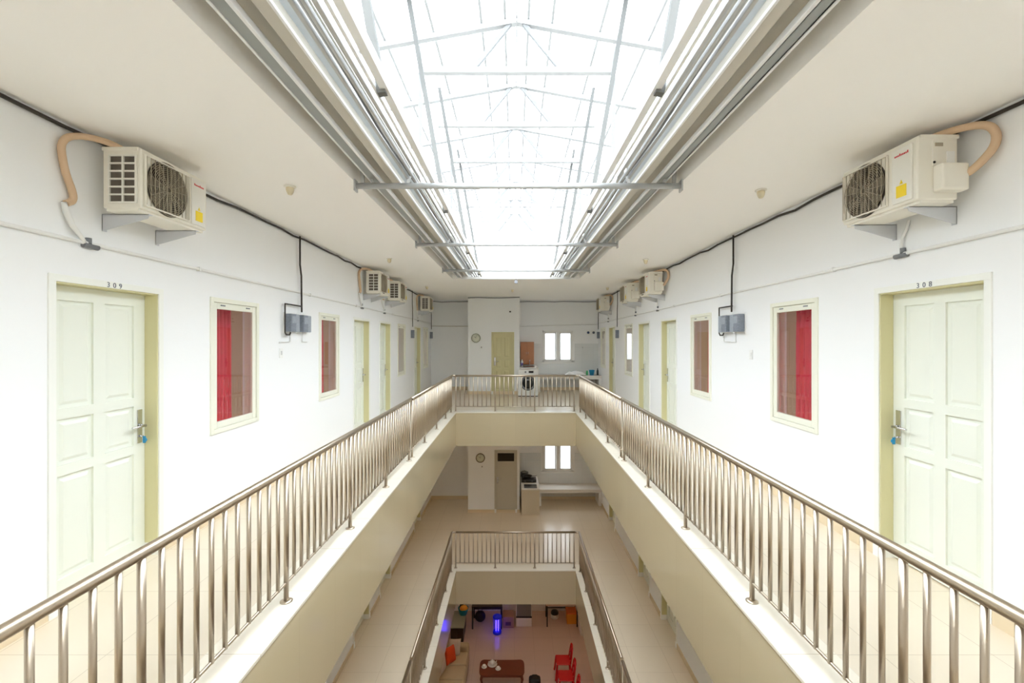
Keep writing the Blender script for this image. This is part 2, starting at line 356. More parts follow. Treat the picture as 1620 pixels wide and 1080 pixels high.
# ------------------------------------------------------------------ doors and windows
def face(side):
    """maps (u along wall, v into wall, w up) to the world for one wall, and the angle about z for text"""
    if side == 'L': return (lambda u, v, w: (WL-v, u, w)), pi/2
    if side == 'R': return (lambda u, v, w: (WR+v, u, w)), -pi/2
    if side == 'S': return (lambda u, v, w: (u, YS+v, w)), 0
    return (lambda u, v, w: (u, YB+v, w)), 0
def fbox(b, fn, u0, u1, v0, v1, w0, w1):
    p, q = fn(u0, v0, w0), fn(u1, v1, w1); return b.box(p[0], q[0], p[1], q[1], p[2], q[2])
dn = 0
def door(side, a, c, z, label, number=None, tagkey=False, hi=True, dh=DH, mat_l=DOORP, mat_f=FRAMEP, rec=.1):
    global dn; dn += 1
    fn, ang = face(side)
    r = empty('door_%d' % dn, fn((a+c)/2, 0, z)); r['kind'] = 'structure'; r['label'] = label
    o = Vector(r.location); g = lambda u, v, w: tuple(Vector(fn(u, v, w))-o)
    fb = lambda b, *k: fbox(b, g, *k)
    b = MB(); fb(b, a, a+.012, .0, .15, z+.1, z+dh); fb(b, c-.012, c, .0, .15, z+.1, z+dh); fb(b, a, c, .0, .15, z+dh-.012, z+dh)
    b.build('door_jamb', mat_f, r)
    b = MB(); fb(b, a-.045, a+.002, -.012, .002, z+.1, z+dh); fb(b, c-.002, c+.045, -.012, .002, z+.1, z+dh); fb(b, a-.045, c+.045, -.012, .002, z+dh-.002, z+dh+.045)
    b.build('door_frame', ARCHP if mat_f is FRAMEP else mat_f, r, bevel=.003)
    b = MB(); fb(b, a-.05, a+.016, -.016, .15, z, z+.1); fb(b, c-.016, c+.05, -.016, .15, z, z+.1)
    b.build('plinth_block', WPLAS, r)
    a1, c1, t0, t1 = a+.014, c-.014, z+.012, z+dh-.014
    wdt = c1-a1; st = .105*wdt/.82; mid = .09*wdt/.82; cm = (a1+c1)/2
    rows = [(.16, .85), (.92, 1.23), (1.30, 2.03)]; k = dh/2.14; rows = [(z+p*k, z+q*k) for p, q in rows]
    b = MB(); v0, v1 = rec, rec+.04
    fb(b, a1, a1+st, v0, v1, t0, t1); fb(b, c1-st, c1, v0, v1, t0, t1); fb(b, cm-mid/2, cm+mid/2, v0, v1, t0, t1)
    zz = [t0] + [q for pr in rows for q in pr] + [t1]
    for i in range(0, len(zz), 2):
        for (p, q) in ((a1+st, cm-mid/2), (cm+mid/2, c1-st)): fb(b, p, q, v0, v1, zz[i], zz[i+1])
    for (p, q) in ((a1+st, cm-mid/2), (cm+mid/2, c1-st)):
        for (e, f) in rows:
            fb(b, p, q, v0+.016, v1-.004, e, f)
            # raised field with sloping border
            A = [b.b.verts.new(g(u, v0+.016, w)) for u, w in ((p+.025, e+.025), (q-.025, e+.025), (q-.025, f-.025), (p+.025, f-.025))]
            B = [b.b.verts.new(g(u, v0+.006, w)) for u, w in ((p+.045, e+.045), (q-.045, e+.045), (q-.045, f-.045), (p+.045, f-.045))]
            for i in range(4): b.b.faces.new([A[i], A[(i+1)%4], B[(i+1)%4], B[i]])
            b.b.faces.new(B)
    leaf = b.build('door_leaf', mat_l, r)
    hu = (c1-.052) if hi else (a1+.052); s = -1 if hi else 1
    b = MB(); fb(b, hu-.024, hu+.024, rec-.006, rec, z+.93, z+1.2); b.build('lock_plate', CHROME, leaf, bevel=.004)
    b = MB(); b.rod(g(hu, rec-.004, z+1.07), g(hu, rec-.055, z+1.07), .011); b.rod(g(hu, rec-.05, z+1.07), g(hu+s*.12, rec-.045, z+1.068), .0095)
    b.lathe([(.019, 0), (.019, .006)], g(hu, rec-.008, z+1.07), 16, 'x' if side in 'LR' else 'y')
    b.build('lever_handle', CHROME, leaf)
    if tagkey:
        b = MB(); b.rod(g(hu, rec-.004, z+.985), g(hu, rec-.03, z+.985), .008); b.build('key', CHROME, leaf)
        b = MB(); b.lathe([(.004, -.003), (.017, -.003), (.017, .003), (.004, .003)], g(hu, rec-.045, z+.955), 16, 'y'); fb(b, hu-.004, hu+.004, rec-.05, rec-.03, z+.93, z+.985)
        tg = b.build('key_tag', BLUEP, leaf); tg['label'] = 'blue key tag'
    if number:
        for i, ch in enumerate(number):
            uu = (a+c)/2 + (i-1)*.05*(1 if side == 'L' else -1)
            text('door_number', ch, NUMM, r, g(uu, -.0135, z+dh+.018), (pi/2, 0, ang), .052)
    return r
ord_ = ['first', 'second', 'third', 'last']
door('L', *DOORS['L'][0], 0, 'pale green panelled door marked 309 with steel lever and blue key tag', '309', True)
door('L', *DOORS['L'][1], 0, 'pale green panelled door beyond second window of left upper gallery')
door('L', *DOORS['L'][2], 0, 'pale green panelled door below the third air conditioner of left upper gallery')
door('L', *DOORS['L'][3], 0, 'narrow looking olive panelled door near the end of left upper gallery')
door('R', *DOORS['R'][0], 0, 'cream panelled door marked 308 with steel lever and blue key tag', '308', True)
door('R', *DOORS['R'][1], 0, 'cream panelled door beyond second window of right upper gallery')
door('R', *DOORS['R'][2], 0, 'cream panelled door with dark lock on right upper gallery')
door('R', *DOORS['R'][3], 0, 'olive panelled door near the kitchen end of right upper gallery')
for i in range(4):
    door('L', *DOORS['L'][i], -LV, 'grey green door foot peeping under fascia, %s on left middle gallery' % ord_[i])
    door('R', *DOORS['R'][i], -LV, 'grey green door foot peeping under fascia, %s on right middle gallery' % ord_[i])
door('S', -.70, -.05, 0, 'olive panelled service door facing the well on upper gallery', hi=False, dh=1.98, mat_l=OLIVE, mat_f=OLIVE, rec=.03)
# plain grey door with smoked upper light on the middle gallery
dn += 1
r = empty('door_%d' % dn, (-.275, YS, -LV)); r['kind'] = 'structure'; r['label'] = 'grey service door with dark glass light on middle gallery'
MB().box(-.37, -.31, -.015, .1, 0, 2.04).box(.31, .37, -.015, .1, 0, 2.04).box(-.31, .31, -.015, .1, 1.97, 2.04).build('door_frame', GREYD, r, bevel=.003)
MB().box(-.37, -.31, -.018, .1, 0, .12).box(.31, .37, -.018, .1, 0, .12).build('plinth_block', WPLAS, r)
lf = MB().box(-.31, .31, .03, .07, .01, 1.66).box(-.31, -.27, .03, .07, 1.66, 1.97).box(.27, .31, .03, .07, 1.66, 1.97).box(-.27, .27, .03, .07, 1.93, 1.97).build('door_leaf', GREYD, r)
MB().box(-.27, .27, .045, .055, 1.66, 1.93).build('glass_light', SMOKE, lf)
MB().box(-.29, -.25, .02, .03, .95, 1.15).rod((-.27, .02, 1.06), (-.27, -.02, 1.06), .01).rod((-.27, -.015, 1.06), (-.17, -.015, 1.06), .009).build('lever_handle', CHROME, lf)

wn_ = 0
def window(side, a, c, label):
    global wn_; wn_ += 1
    fn, ang = face(side)
    r = empty('window_%d' % wn_, fn((a+c)/2, 0, WZ0)); r['kind'] = 'structure'; r['label'] = label
    o = Vector(r.location); g = lambda u, v, w: tuple(Vector(fn(u, v, w))-o); fb = lambda b, *k: fbox(b, g, *k)
    def ring(b, u0, u1, w0, w1, t, v0, v1):
        fb(b, u0, u0+t, v0, v1, w0, w1); fb(b, u1-t, u1, v0, v1, w0, w1); fb(b, u0+t, u1-t, v0, v1, w0, w0+t); fb(b, u0+t, u1-t, v0, v1, w1-t, w1)
    b = MB(); ring(b, a, c, WZ0, WZ1, .045, -.014, .13); b.build('window_frame', WINP, r, bevel=.003)
    b = MB(); ring(b, a+.048, c-.048, WZ0+.048, WZ1-.048, .062, .0, .035); sash = b.build('window_sash', WINP, r, bevel=.003)
    b = MB()
    for u in (a+.2, c-.2): fb(b, u-.035, u+.035, -.004, .002, WZ1-.078, WZ1-.066)
    b.build('hinge', GREYC, sash)
    b = MB(); fb(b, a+.11, c-.11, .014, .019, WZ0+.11, WZ1-.11); b.build('window_pane', GLASS, sash)
    return r
def curtain(side, a, c, label, z0=.75, z1=2.16, v=.24, folds=9):
    fn, _ = face(side); b = MB(); nU, nW = folds*8, 14
    o = Vector(fn((a+c)/2, v, z0))
    vs = [[b.b.verts.new(Vector(fn(a+(c-a)*i/nU, v+.022*sin(2*pi*i/8+.4*sin(j*.5))*(.6+.4*j/nW)**-1*.9, z0+(z1-z0)*j/nW))-o) for i in range(nU+1)] for j in range(nW+1)]
    for j in range(nW):
        for i in range(nU): f = b.b.faces.new([vs[j][i], vs[j][i+1], vs[j+1][i+1], vs[j+1][i]]); f.smooth = True
    k = b.build('curtain', CURT, solid=.003); k.location = o
    return tag(k, label, 'curtain')
for i, nm in enumerate(ord_):
    window('L', *WINS['L'][i], 'cream framed window, %s on the left wall of upper gallery' % nm)
for i, nm in enumerate(ord_):
    window('R', *WINS['R'][i], 'cream framed window, %s on the right wall of upper gallery' % nm)
curtain('L', 4.5, 5.08, 'red curtain behind the window beside door 309')
curtain('L', 7.2, 7.52, 'red curtain behind the window past the meters on left wall', folds=5)
curtain('R', 4.5, 5.16, 'bright red curtain behind the window beside door 308')
curtain('R', 7.2, 7.5, 'narrow red curtain behind the window past the meters on right wall', folds=4)
# curtain rods
for side, (a, c), t in (('L', WINS['L'][0], 'steel curtain rod above the first curtain of left wall'), ('R', WINS['R'][0], 'steel curtain rod above the first curtain of right wall'),
                        ('L', WINS['L'][1], 'steel curtain rod behind second window of left wall'), ('R', WINS['R'][1], 'steel curtain rod behind second window of right wall')):
    fn, _ = face(side)
    rd = MB().rod(fn(a-.1, .24, 2.19), fn(c+.1, .24, 2.19), .011).rod(fn(a-.06, .16, 2.19), fn(a-.06, .24, 2.19), .008).rod(fn(c+.06, .16, 2.19), fn(c+.06, .24, 2.19), .008).build('curtain_rod', CHROME)
    tag(rd, t, 'curtain rod')

def back_window(z, label):
    global wn_; wn_ += 1
    r = empty('window_%d' % wn_, ((WX0+WX1)/2, YB, z+WBZ0)); r['kind'] = 'structure'; r['label'] = label
    hw, hh = (WX1-WX0)/2, WBZ1-WBZ0
    b = MB(); t = .06
    b.box(-hw, -hw+t, -.02, .12, 0, hh).box(hw-t, hw, -.02, .12, 0, hh).box(-hw, hw, -.02, .12, 0, t).box(-hw, hw, -.02, .12, hh-t, hh).box(-.05, .05, -.02, .12, t, hh-t)
    b.build('window_frame', WPLAS, r, bevel=.004)
    MB().box(-hw-.05, hw+.05, -.05, .02, -.05, 0).build('window_sill', WPLAS, r, bevel=.004)
    for s in (-1, 1):
        c = s*(hw+.0)/2; q = hw/2-.055
        b = MB().box(c-q, c-q+.045, .0, .045, t, hh-t).box(c+q-.045, c+q, .0, .045, t, hh-t).box(c-q, c+q, .0, .045, t, t+.045).box(c-q, c+q, .0, .045, hh-t-.045, hh-t)
        sh = b.build('window_sash', WPLAS, r, bevel=.003)
        MB().box(c-q+.045, c+q-.045, .02, .025, t+.045, hh-t-.045).build('window_pane', CLEAR, sh)
    return r
back_window(0, 'bright two light white window above upper kitchen counter')
back_window(-LV, 'bright two light white window above middle gallery bench')

# ------------------------------------------------------------------ railings
SP = .10818
RZ = .91
def railing(p0, p1, z, label, posts, first=0.0, endpost=(True, True), group='stainless steel railings round the well'):
    """p0, p1: (x, y) ends.  posts: indices of balusters that run down to the floor"""
    a, b_ = Vector((*p0, 0)), Vector((*p1, 0)); L = (b_-a).length; d = (b_-a)/L
    r = empty('railing', (a.x, a.y, z+.004)); tag(r, label, 'railing', group)
    at = lambda t, h: tuple(d*t+Vector((0, 0, h)))
    MB().rod(at(-.0, RZ-.03), at(L, RZ-.03), .0245, 20).build('handrail', STEEL, r)
    MB().rod(at(0, .125), at(L, .125), .0095, 10).build('bottom_rail', STEEL, r)
    bal = None; post = None
    nb = int((L-first-.03)/SP)+1
    for i in range(nb):
        t = first+i*SP
        if i in posts:
            if post is None:
                post = MB().rod((0, 0, 0), (0, 0, RZ-.05), .0165, 14).lathe([(.04, 0), (.04, .006), (.022, .012)], (0, 0, 0), 18).build('post', STEEL, r); q = post
            else: q = post.copy(); COL.objects.link(q); q.parent = r
        else:
            if bal is None:
                bal = MB().rod((0, 0, .12), (0, 0, RZ-.05), .0125, 10).build('baluster', STEEL, r); q = bal
            else: q = bal.copy(); COL.objects.link(q); q.parent = r
        q.location = at(t, 0)
    return r
def side_rails(z, XL, XR, tag_, lvl):
    # posts every 11 balusters
    y_a, y_m, y_b = .68, 6.71, YF+.12
    first = 1.4395-y_a-7*SP+.0+ .0
    for X, sd in ((XL, 'left'), (XR, 'right')):
        f = (1.4395-y_a) % SP
        idx = {i for i in range(80) if abs(((y_a+f+i*SP)-3.062)/ (11*SP) - round(((y_a+f+i*SP)-3.062)/(11*SP))) < .04} | {0}
        railing((X, y_a), (X, y_m), z, 'near run of %s side %s railing beside the camera end' % (sd, lvl), idx, f)
        f2 = .055
        idx2 = {0, 9, 20, 31, 39}
        railing((X, y_m+.06), (X, y_b), z, 'far run of %s side %s railing towards the end wall' % (sd, lvl), idx2, f2)
    railing((XL+.09, YF+.12), (XR-.09, YF+.12), z, 'short cross railing closing the far end of the %s well' % lvl, {0, 9, 18, 27}, .0)
    # elbows at the corners belong to neither run: small welded corner pieces
    for X, s, sd in ((XL, 1, 'left'), (XR, -1, 'right')):
        c = MB().tube([(X, YF+.12, z+RZ-.026), (X+s*.02, YF+.12, z+RZ-.026), (X+s*.1, YF+.12, z+RZ-.026)], .0245, 14).build('rail_elbow', STEEL)
        tag(c, 'welded %s corner elbow of the %s railing' % (sd, lvl), 'rail elbow')
side_rails(0, -1.534, 1.60, '', 'upper')
side_rails(-LV, -1.534, 1.60, '', 'middle')

# ------------------------------------------------------------------ air conditioners
AW, AH, AD = .672, .434, .27
def ac_unit(side, y0, label, detail=True, fx=2.59):
    """local frame: u along the wall (y), front faces the well; side face toward the camera at y0"""
    sg = -1 if side == 'L' else 1
    fx_ = sg*fx                              # front face X
    zb = EYE+.897
    r = empty('air_conditioner', (fx_+sg*AD/2, y0+AW/2, zb))
    tag(r, label, 'air conditioner', 'outdoor air conditioning units on the %s wall' % ('left' if sg < 0 else 'right'))
    X = lambda d: sg*(d-AD/2)                # d: depth from the front
    Y = lambda u: u-AW/2
    cs = MB().box(X(.004), X(AD), Y(0), Y(AW), .018, AH).build('casing', ACW, r, bevel=.012, segs=3)
    MB().box(X(.02), X(AD+.004), Y(-.006), Y(AW+.006), AH-.02, AH+.008).build('top_lid', ACW, r, bevel=.006)
    MB().box(X(.03), X(AD-.02), Y(.01), Y(AW-.01), 0, .02).build('base_pan', ACW, r)
    # front: fan side is always toward u = .245 on the left bank, mirrored on the right bank
    fu = .235 if sg < 0 else AW-.235
    yc, zc, R = Y(fu), .218, .192
    ax = 'x'
    MB().lathe([(R+.006, 0), (R+.006, .004), (R-.0, .004), (R-.0, 0)], (X(.0), yc, zc), 40, 'x').build('fan_opening', ACD, r)
    b = MB(); b.lathe([(.045, -.002), (.045, .006)], (X(.0), yc, zc), 20, 'x')
    for k in range(7):
        a = 2*pi*k/7; q = [(cos(a+e)*rr, sin(a+e)*rr) for e, rr in ((0, .04), (.55, R*.93), (.15, R*.95), (-.25, .045))]
        b.prism(q, lambda u, v, d: (X(-.003)+d*0, yc+u, zc+v) if d == 0 else (X(.003), yc+u, zc+v), 0, 1)
    b.build('fan', FANM, r)
    b = MB(); xg = X(-.012)
    for rr in [R*.1+R*.9*k/13 for k in range(14)]:
        pts = [(xg, yc+cos(2*pi*i/32)*rr, zc+sin(2*pi*i/32)*rr) for i in range(33)]
        b.tube(pts, .0022, 4)
    for k in range(16):
        a = pi*k/8+.1; b.rod((xg, yc+cos(a)*.02, zc+sin(a)*.02), (xg, yc+cos(a)*R, zc+sin(a)*R), .0022, 4)
    # the horizontal and upright slat guard moulded over the whole fan side
    for k in range(12):
        u = -R-.015+(2*R+.03)*k/11; b.box(X(-.017), X(-.013), yc+u-.0022, yc+u+.0022, .05, AH-.045)
    b.build('fan_grille', ACG, r).data.materials[0] = ACG
    MB().box(X(-.016), X(-.0), yc-R-.02, yc-R-.012, .04, AH-.035).box(X(-.016), X(0), yc+R+.012, yc+R+.02, .04, AH-.035).box(X(-.016), X(0), yc-R-.012, yc+R+.012, .04, .048).box(X(-.016), X(0), yc-R-.012, yc+R+.012, AH-.043, AH-.035).build('grille_surround', ACW, r)
    pu = .475 if sg < 0 else 0
    pa, pb = (Y(.485), Y(AW-.03)) if sg < 0 else (Y(.03), Y(AW-.485))
    pn = MB().box(X(-.008), X(.006), pa, pb, .035, AH-.03).build('service_panel', ACP, r, bevel=.006)
    m_ = (pa+pb)/2
    MB().box(X(-.0105), X(-.008), m_-.04, m_+.04, .07, .15).build('yellow_sticker', YEL, pn)
    MB().prism([(-.012, .158), (.012, .158), (0, .185)], lambda u, v, d: (X(-.0105+d), m_+u, v), 0, .0025).build('warning_triangle', YEL, pn)
    b = MB()
    for k in range(9):                        # tiny red wordmark above: nine slim strokes, illegible in the photograph
        hh = .017 if k in (0, 5) else .011; u0 = m_+(-.055+k*.0125)
        b.box(X(-.0095), X(-.008), u0, u0+.0085, AH-.085, AH-.085+hh)
    b.build('wordmark', RED, pn)
    if sg < 0:
        b = MB()                              # coil side: louvred lattice
        b.box(X(.035), X(.215), Y(-.002), Y(.004), .055, AH-.055); b.build('coil', ACD, r)
        b = MB()
        for v in [.055+(AH-.11)*k/6 for k in range(7)]: b.box(X(.032), X(.218), Y(-.012), Y(-.002), v-.0055, v+.0055)
        for d in (.032, .122, .218): b.box(X(d-.006), X(d+.006), Y(-.013), Y(-.002), .05, AH-.05)
        b.build('side_grille', ACP, r)
    else:
        MB().box(X(.10), X(.26), Y(-.004), Y(.003), .24, AH-.03).build('valve_plate', ACW, r, bevel=.003)
        MB().box(X(.115), X(.165), Y(-.008), Y(-.003), AH-.07, AH-.048).build('handhold', ACG, r)
        MB().box(X(.19), X(.24), Y(-.009), Y(-.003), .25, .33).build('rating_label', WPLAS, r)
        MB().box(X(.10), X(.275), Y(-.075), Y(.002), .06, .235).build('valve_cover', ACW, r, bevel=.015, segs=3)
        MB().rod((X(.11), Y(-.008), .26), (X(.11), Y(0), .26), .008, 8).build('earth_screw', DARK, r)
    gap = (2.935 if sg < 0 else 2.97)-fx
    for u in (.09, AW-.1):                    # triangular brackets screwed to the wall
        b = MB(); P = [(.02, 0), (gap, 0), (gap, -.115), (gap-.02, -.115), (.03, -.03)]
        b.prism(P, lambda d, v, e: (X(d), Y(u)+e, v), 0, .006)
        b.box(X(.02), X(gap), Y(u), Y(u)+.035, -.004, 0); b.box(X(gap-.004), X(gap), Y(u), Y(u)+.035, -.12, .0)
        b.build('wall_bracket', BRKT, r)
    # refrigerant hose: wrapped beige loop behind and to the near side
    d_w = gap-.03
    if sg < 0:
        pts = [(X(.16), Y(.10), AH-.01), (X(.2), Y(.02), AH+.03), (X(.27), Y(-.09), AH+.035), (X(d_w-.01), Y(-.19), AH+.0), (X(d_w), Y(-.235), AH-.07), (X(d_w), Y(-.225), AH-.16), (X(d_w), Y(-.2), AH-.26), (X(d_w), Y(-.155), .08), (X(d_w), Y(-.15), .02), (X(d_w), Y(-.2), -.01)]
        r_ = .021
        dr = [(X(d_w), Y(-.215), -.005), (X(d_w), Y(-.20), -.06), (X(d_w), Y(-.16), -.14), (X(d_w+.0), Y(-.10), -.2), (X(d_w+.005), Y(-.065), -.235)]
        MB().tube(dr, [.014, .02, .018, .014, .011], 10).build('drain_hose', PVC, r)
    else:
        pts = [(X(.14), Y(.16), AH+.012), (X(.2), Y(.05), AH+.03), (X(.26), Y(-.04), AH+.035), (X(d_w-.01), Y(-.14), AH+.01), (X(d_w), Y(-.19), AH-.06), (X(d_w), Y(-.185), AH-.14), (X(d_w-.03), Y(-.14), .22), (X(.28), Y(-.07), .175), (X(.26), Y(-.04), .165)]
        dr = [(X(gap-.02), Y(.44), .0), (X(gap-.02), Y(.46), -.06), (X(gap-.02), Y(.5), -.12), (X(gap-.02), Y(.505), -.2), (X(gap-.02), Y(.5), -.235)]
        MB().tube(dr, .011, 8).build('drain_hose', PVC, r)
    # smooth the hose path
    def smooth(p, k=2):
        p = [Vector(q) for q in p]
        for _ in range(k):
            q = [p[0]]
            for a, c in zip(p, p[1:]): q += [a.lerp(c, .25), a.lerp(c, .75)]
            p = q+[p[-1]]
        return p
    MB().tube(smooth(pts), .0215 if sg < 0 else .024, 10).build('refrigerant_hose', BEIGEH, r)
    return r
ac_unit('L', 3.15, 'cream outdoor air conditioner above door 309', fx=2.58)
ac_unit('L', 8.75, 'cream air conditioner on left wall, second along, level with second door', fx=2.58)
ac_unit('L', 10.26, 'cream air conditioner on left wall, third along, just past the second', fx=2.58)
ac_unit('L', 13.8, 'smallest looking air conditioner at the dim end of left wall', fx=2.58)
ac_unit('R', 2.963, 'cream outdoor air conditioner above door 308 with yellow sticker', fx=2.62)
ac_unit('R', 8.87, 'cream air conditioner on right wall, second along, beige hose loop', fx=2.62)
ac_unit('R', 10.57, 'cream air conditioner on right wall, third along, close beyond the second', fx=2.62)
ac_unit('R', 13.8, 'smallest looking air conditioner high on right wall by kitchen', fx=2.62)

# ------------------------------------------------------------------ pipes and cables on the walls
def straight_pipe(X, sg, z, label):
    b = MB().rod((X-sg*.016, -1, z+.03), (X-sg*.016, 16.05, z-.06), .013, 10)
    r = b.build('drain_pipe', PVC); tag(r, label, 'pipe')
    for y in (2.2, 4.2, 6.5, 8.4, 10.9, 13.0):
        MB().box(X, X-sg*.034, y, y+.02, z+.03-.09*(y+1)/17-.018, z+.03-.09*(y+1)/17+.02).build('pipe_clip', PVC, r)
    return r
straight_pipe(WL, -1, EYE+.655, 'slim white drain pipe along left wall above the doors')
straight_pipe(WR, 1, EYE+.65, 'slim white drain pipe along right wall above the doors')
for X, sg, ys in ((WL, -1, (3.12, 8.72, 10.23, 13.77)), (WR, 1, (3.46, 9.37, 11.07, 14.3))):
    for i, y in enumerate(ys):
        t = MB().rod((X-sg*.016, y-.04, EYE+.66-.09*(y+1)/17+.01), (X-sg*.016, y+.07, EYE+.66-.09*(y+1)/17+.008), .019, 10).rod((X-sg*.016, y, EYE+.66), (X-sg*.016, y, EYE+.70), .018, 10).build('pipe_tee', GREYC)
        tag(t, 'grey pipe tee where %s drain hose of %s wall air conditioners ends' % (ord_[i], 'left' if sg < 0 else 'right'), 'pipe fitting')
tag(MB().rod((WL, YB-.016, EYE+.5), (SX0, YB-.016, EYE+.49), .013, 8).build('alcove_pipe', GUTTER), 'thin horizontal pipe on the back wall of left alcove', 'pipe')
tag(MB().rod((SX1, YB-.016, EYE+.49), (WR, YB-.016, EYE+.56), .013, 8).build('kitchen_pipe', PVC), 'thin white pipe above the upper kitchen window', 'pipe')
def sag_cable(pts, r, m, label, seed=1, amp=.012, name='cable'):
    rnd = random.Random(seed); out = []
    for a, c in zip(pts, pts[1:]):
        a, c = Vector(a), Vector(c); k = max(2, int((c-a).length/.3))
        for i in range(k):
            p = a.lerp(c, i/k); out.append(p+Vector((0, 0, -abs(rnd.gauss(0, amp)))))
    out.append(Vector(pts[-1]))
    return tag(MB().tube(out, r, 8).build(name, m), label, 'cable')
sag_cable([(WL+.02, -1, H-.02), (WL+.02, 13.3, H-.03), (WL+.02, YB-.02, H-.03)], .013, CABLE, 'black cable bundle along the ceiling edge of left wall', 3, .014)
sag_cable([(WR-.02, -1, H-.03), (WR-.02, 13.3, H-.03), (WR-.02, YB-.02, H-.04)], .013, CABLE, 'black cable bundle along the ceiling edge of right wall', 5, .012)
sag_cable([(WL+.02, YB-.02, H-.04), (SX0, YB-.02, H-.05)], .012, GREYC, 'grey cable at the ceiling of left alcove', 8)
sag_cable([(SX0, YS-.02, H-.03), (SX1, YS-.02, H-.02)], .012, GREYC, 'grey cable along the top of the service room wall', 9)
sag_cable([(SX1, YB-.02, H-.05), (WR, YB-.02, H-.05)], .012, GREYC, 'grey cable at the ceiling above the kitchen wall', 11)
# electric meters and their droppers
def meter(side, y, z, label, w=.30, clear=True):
    fn, _ = face(side); sg = -1 if side == 'L' else 1
    r = empty('electricity_meter', fn(y, 0, z)); tag(r, label, 'electricity meter', 'electricity meters on the gallery walls')
    o = Vector(r.location); g = lambda u, v, w_: tuple(Vector(fn(y+u, v, z+w_))-o); fb = lambda b, *k: fbox(b, g, *k)
    b = MB(); fb(b, -w/2, w/2, -.01, -.0, 0, .27); b.build('back_plate', WPLAS, r)
    b = MB(); fb(b, -w/2+.012, -.0, -.10, -.01, .02, .25); b.build('meter_body', METER, r, bevel=.01)
    b = MB(); fb(b, .012, w/2-.012, -.08, -.01, .02, .25); b.build('breaker_box', mat_grey, r, bevel=.01)
    b = MB(); fb(b, -w/2+.03, -.02, -.103, -.099, .13, .22); b.build('dial_window', mat_grey, r)
    return r
mat_grey = mat('mottled_grey_plastic', (176, 184, 196), .35, var=.4, vscale=40)
meter('L', 5.93, 1.85, 'nearer of two grey blue meters beside the red curtained window, left wall')
meter('L', 6.27, 1.85, 'farther of two grey blue meters under the black dropper, left wall')
meter('R', 5.98, 1.85, 'nearer of two grey blue meters under the black dropper, right wall')
meter('R', 6.32, 1.85, 'farther of two grey blue meters beside the second window, right wall')
meter('L', 12.95, 1.80, 'small dark meter beside the last door of left wall', w=.22)
meter('L', 15.85, 1.80, 'small dark meter at the end corner of left wall', w=.22)
meter('R', 12.95, 1.80, 'small dark meter beside the last door of right wall', w=.22)
meter('R', 15.85, 1.80, 'small dark meter at the kitchen corner of right wall', w=.22)
def dropper(X, sg, y, label, loop=None, r=.012):
    x = X-sg*.044
    pts = [(x, y, H-.02), (x, y+.0, H-.4), (x, y+.04, H-.55), (x, y+.05, 2.14)]
    b = MB().tube(pts, r, 8)
    q = 1 if loop is None or loop < y else -1
    if loop is not None: b.tube([(x, y+.05, 2.2), (x, y+.03, 2.22), (x, loop, 2.22), (x, loop, 2.2), (x, loop, 1.86), (x, loop+.03*q, 1.83), (x, loop+.12*q, 1.83), (x, loop+.14*q, 1.86)], r*.8, 8)
    return tag(b.build('cable_dropper', CABLE), label, 'cable')
dropper(WL, -1, 6.14, 'black cable dropping from ceiling to the pair of meters, left wall', loop=5.74)
dropper(WR, 1, 6.08, 'black cable dropping from ceiling to the pair of meters, right wall', loop=6.5)
dropper(WL, -1, 12.9, 'black cable dropping to the meter beside last left door', r=.01)
dropper(WL, -1, 15.82, 'black cable dropping to the meter in left end corner', r=.01)
dropper(WR, 1, 12.9, 'black cable dropping to the meter beside last right door', r=.01)
dropper(WR, 1, 15.82, 'black cable dropping to the meter at the kitchen corner', r=.01)
for X, sg, ys, nm in ((WL, -1, (5.88, 6.22), 'left'), (WR, 1, (6.02, 6.36), 'right')):
    x = X-sg*.012
    for k, y in enumerate(ys):
        e = y-.22 if (k == 0) == (sg < 0) else y+.2
        t = MB().tube([(x, y+.06, 1.87), (x, y+.06, 1.76), (x, y+.05, 1.74), (x, e, 1.735)], .007, 6).build('conduit', PVC)
        tag(t, 'thin white conduit bending away below the %s meter, %s wall' % (('nearer', 'farther')[k], nm), 'conduit')
# light switches
for side, y, z, lb in (('L', 5.72, 1.6, 'white light switch below the meters on left wall'), ('R', 5.7, 1.58, 'white light switch below the meters on right wall')):
    fn, _ = face(side); sg = -1 if side == 'L' else 1
    r = empty('light_switch', fn(y, 0, z)); tag(r, lb, 'light switch')
    MB().box(0, -sg*.009, -.04, .04, -.06, .06).build('switch_plate', WPLAS, r, bevel=.003)
    MB().box(-sg*.009, -sg*.013, -.015, .015, -.025, .025).build('rocker', mat('switch_grey', (205, 205, 205), .3) if side == 'L' else PVC, r)
# ceiling lamp holders
for x, y, lb in ((-2.07, 4.2, 'empty cream lamp holder on ceiling near left air conditioner'), (-2.17, 7.9, 'empty cream lamp holder on ceiling, second along left gallery'),
                 (2.33, 4.3, 'empty cream lamp holder on ceiling near right air conditioner'), (2.31, 8.0, 'empty cream lamp holder on ceiling, second along right gallery'),
                 (2.5, 12.2, 'empty lamp holder on ceiling at the far right gallery'), (-.05, 12.7, 'tiny lamp holder on ceiling beyond the skylight'), (-2.3, 12.0, 'empty lamp holder on ceiling at the far left gallery')):
    r = empty('lamp_holder', (x, y, H)); tag(r, lb, 'lamp holder', 'bare lamp holders on the ceiling')
    MB().lathe([(.052, 0), (.052, -.008), (.04, -.014)], n=24).build('ceiling_rose', ACW, r)
    MB().lathe([(.034, -.012), (.036, -.03), (.03, -.055), (.02, -.075), (.017, -.078)], n=24).build('lamp_socket', mat('cream_bakelite', (226, 214, 184), .4) if x == -2.07 else bpy.data.materials['cream_bakelite'], r)

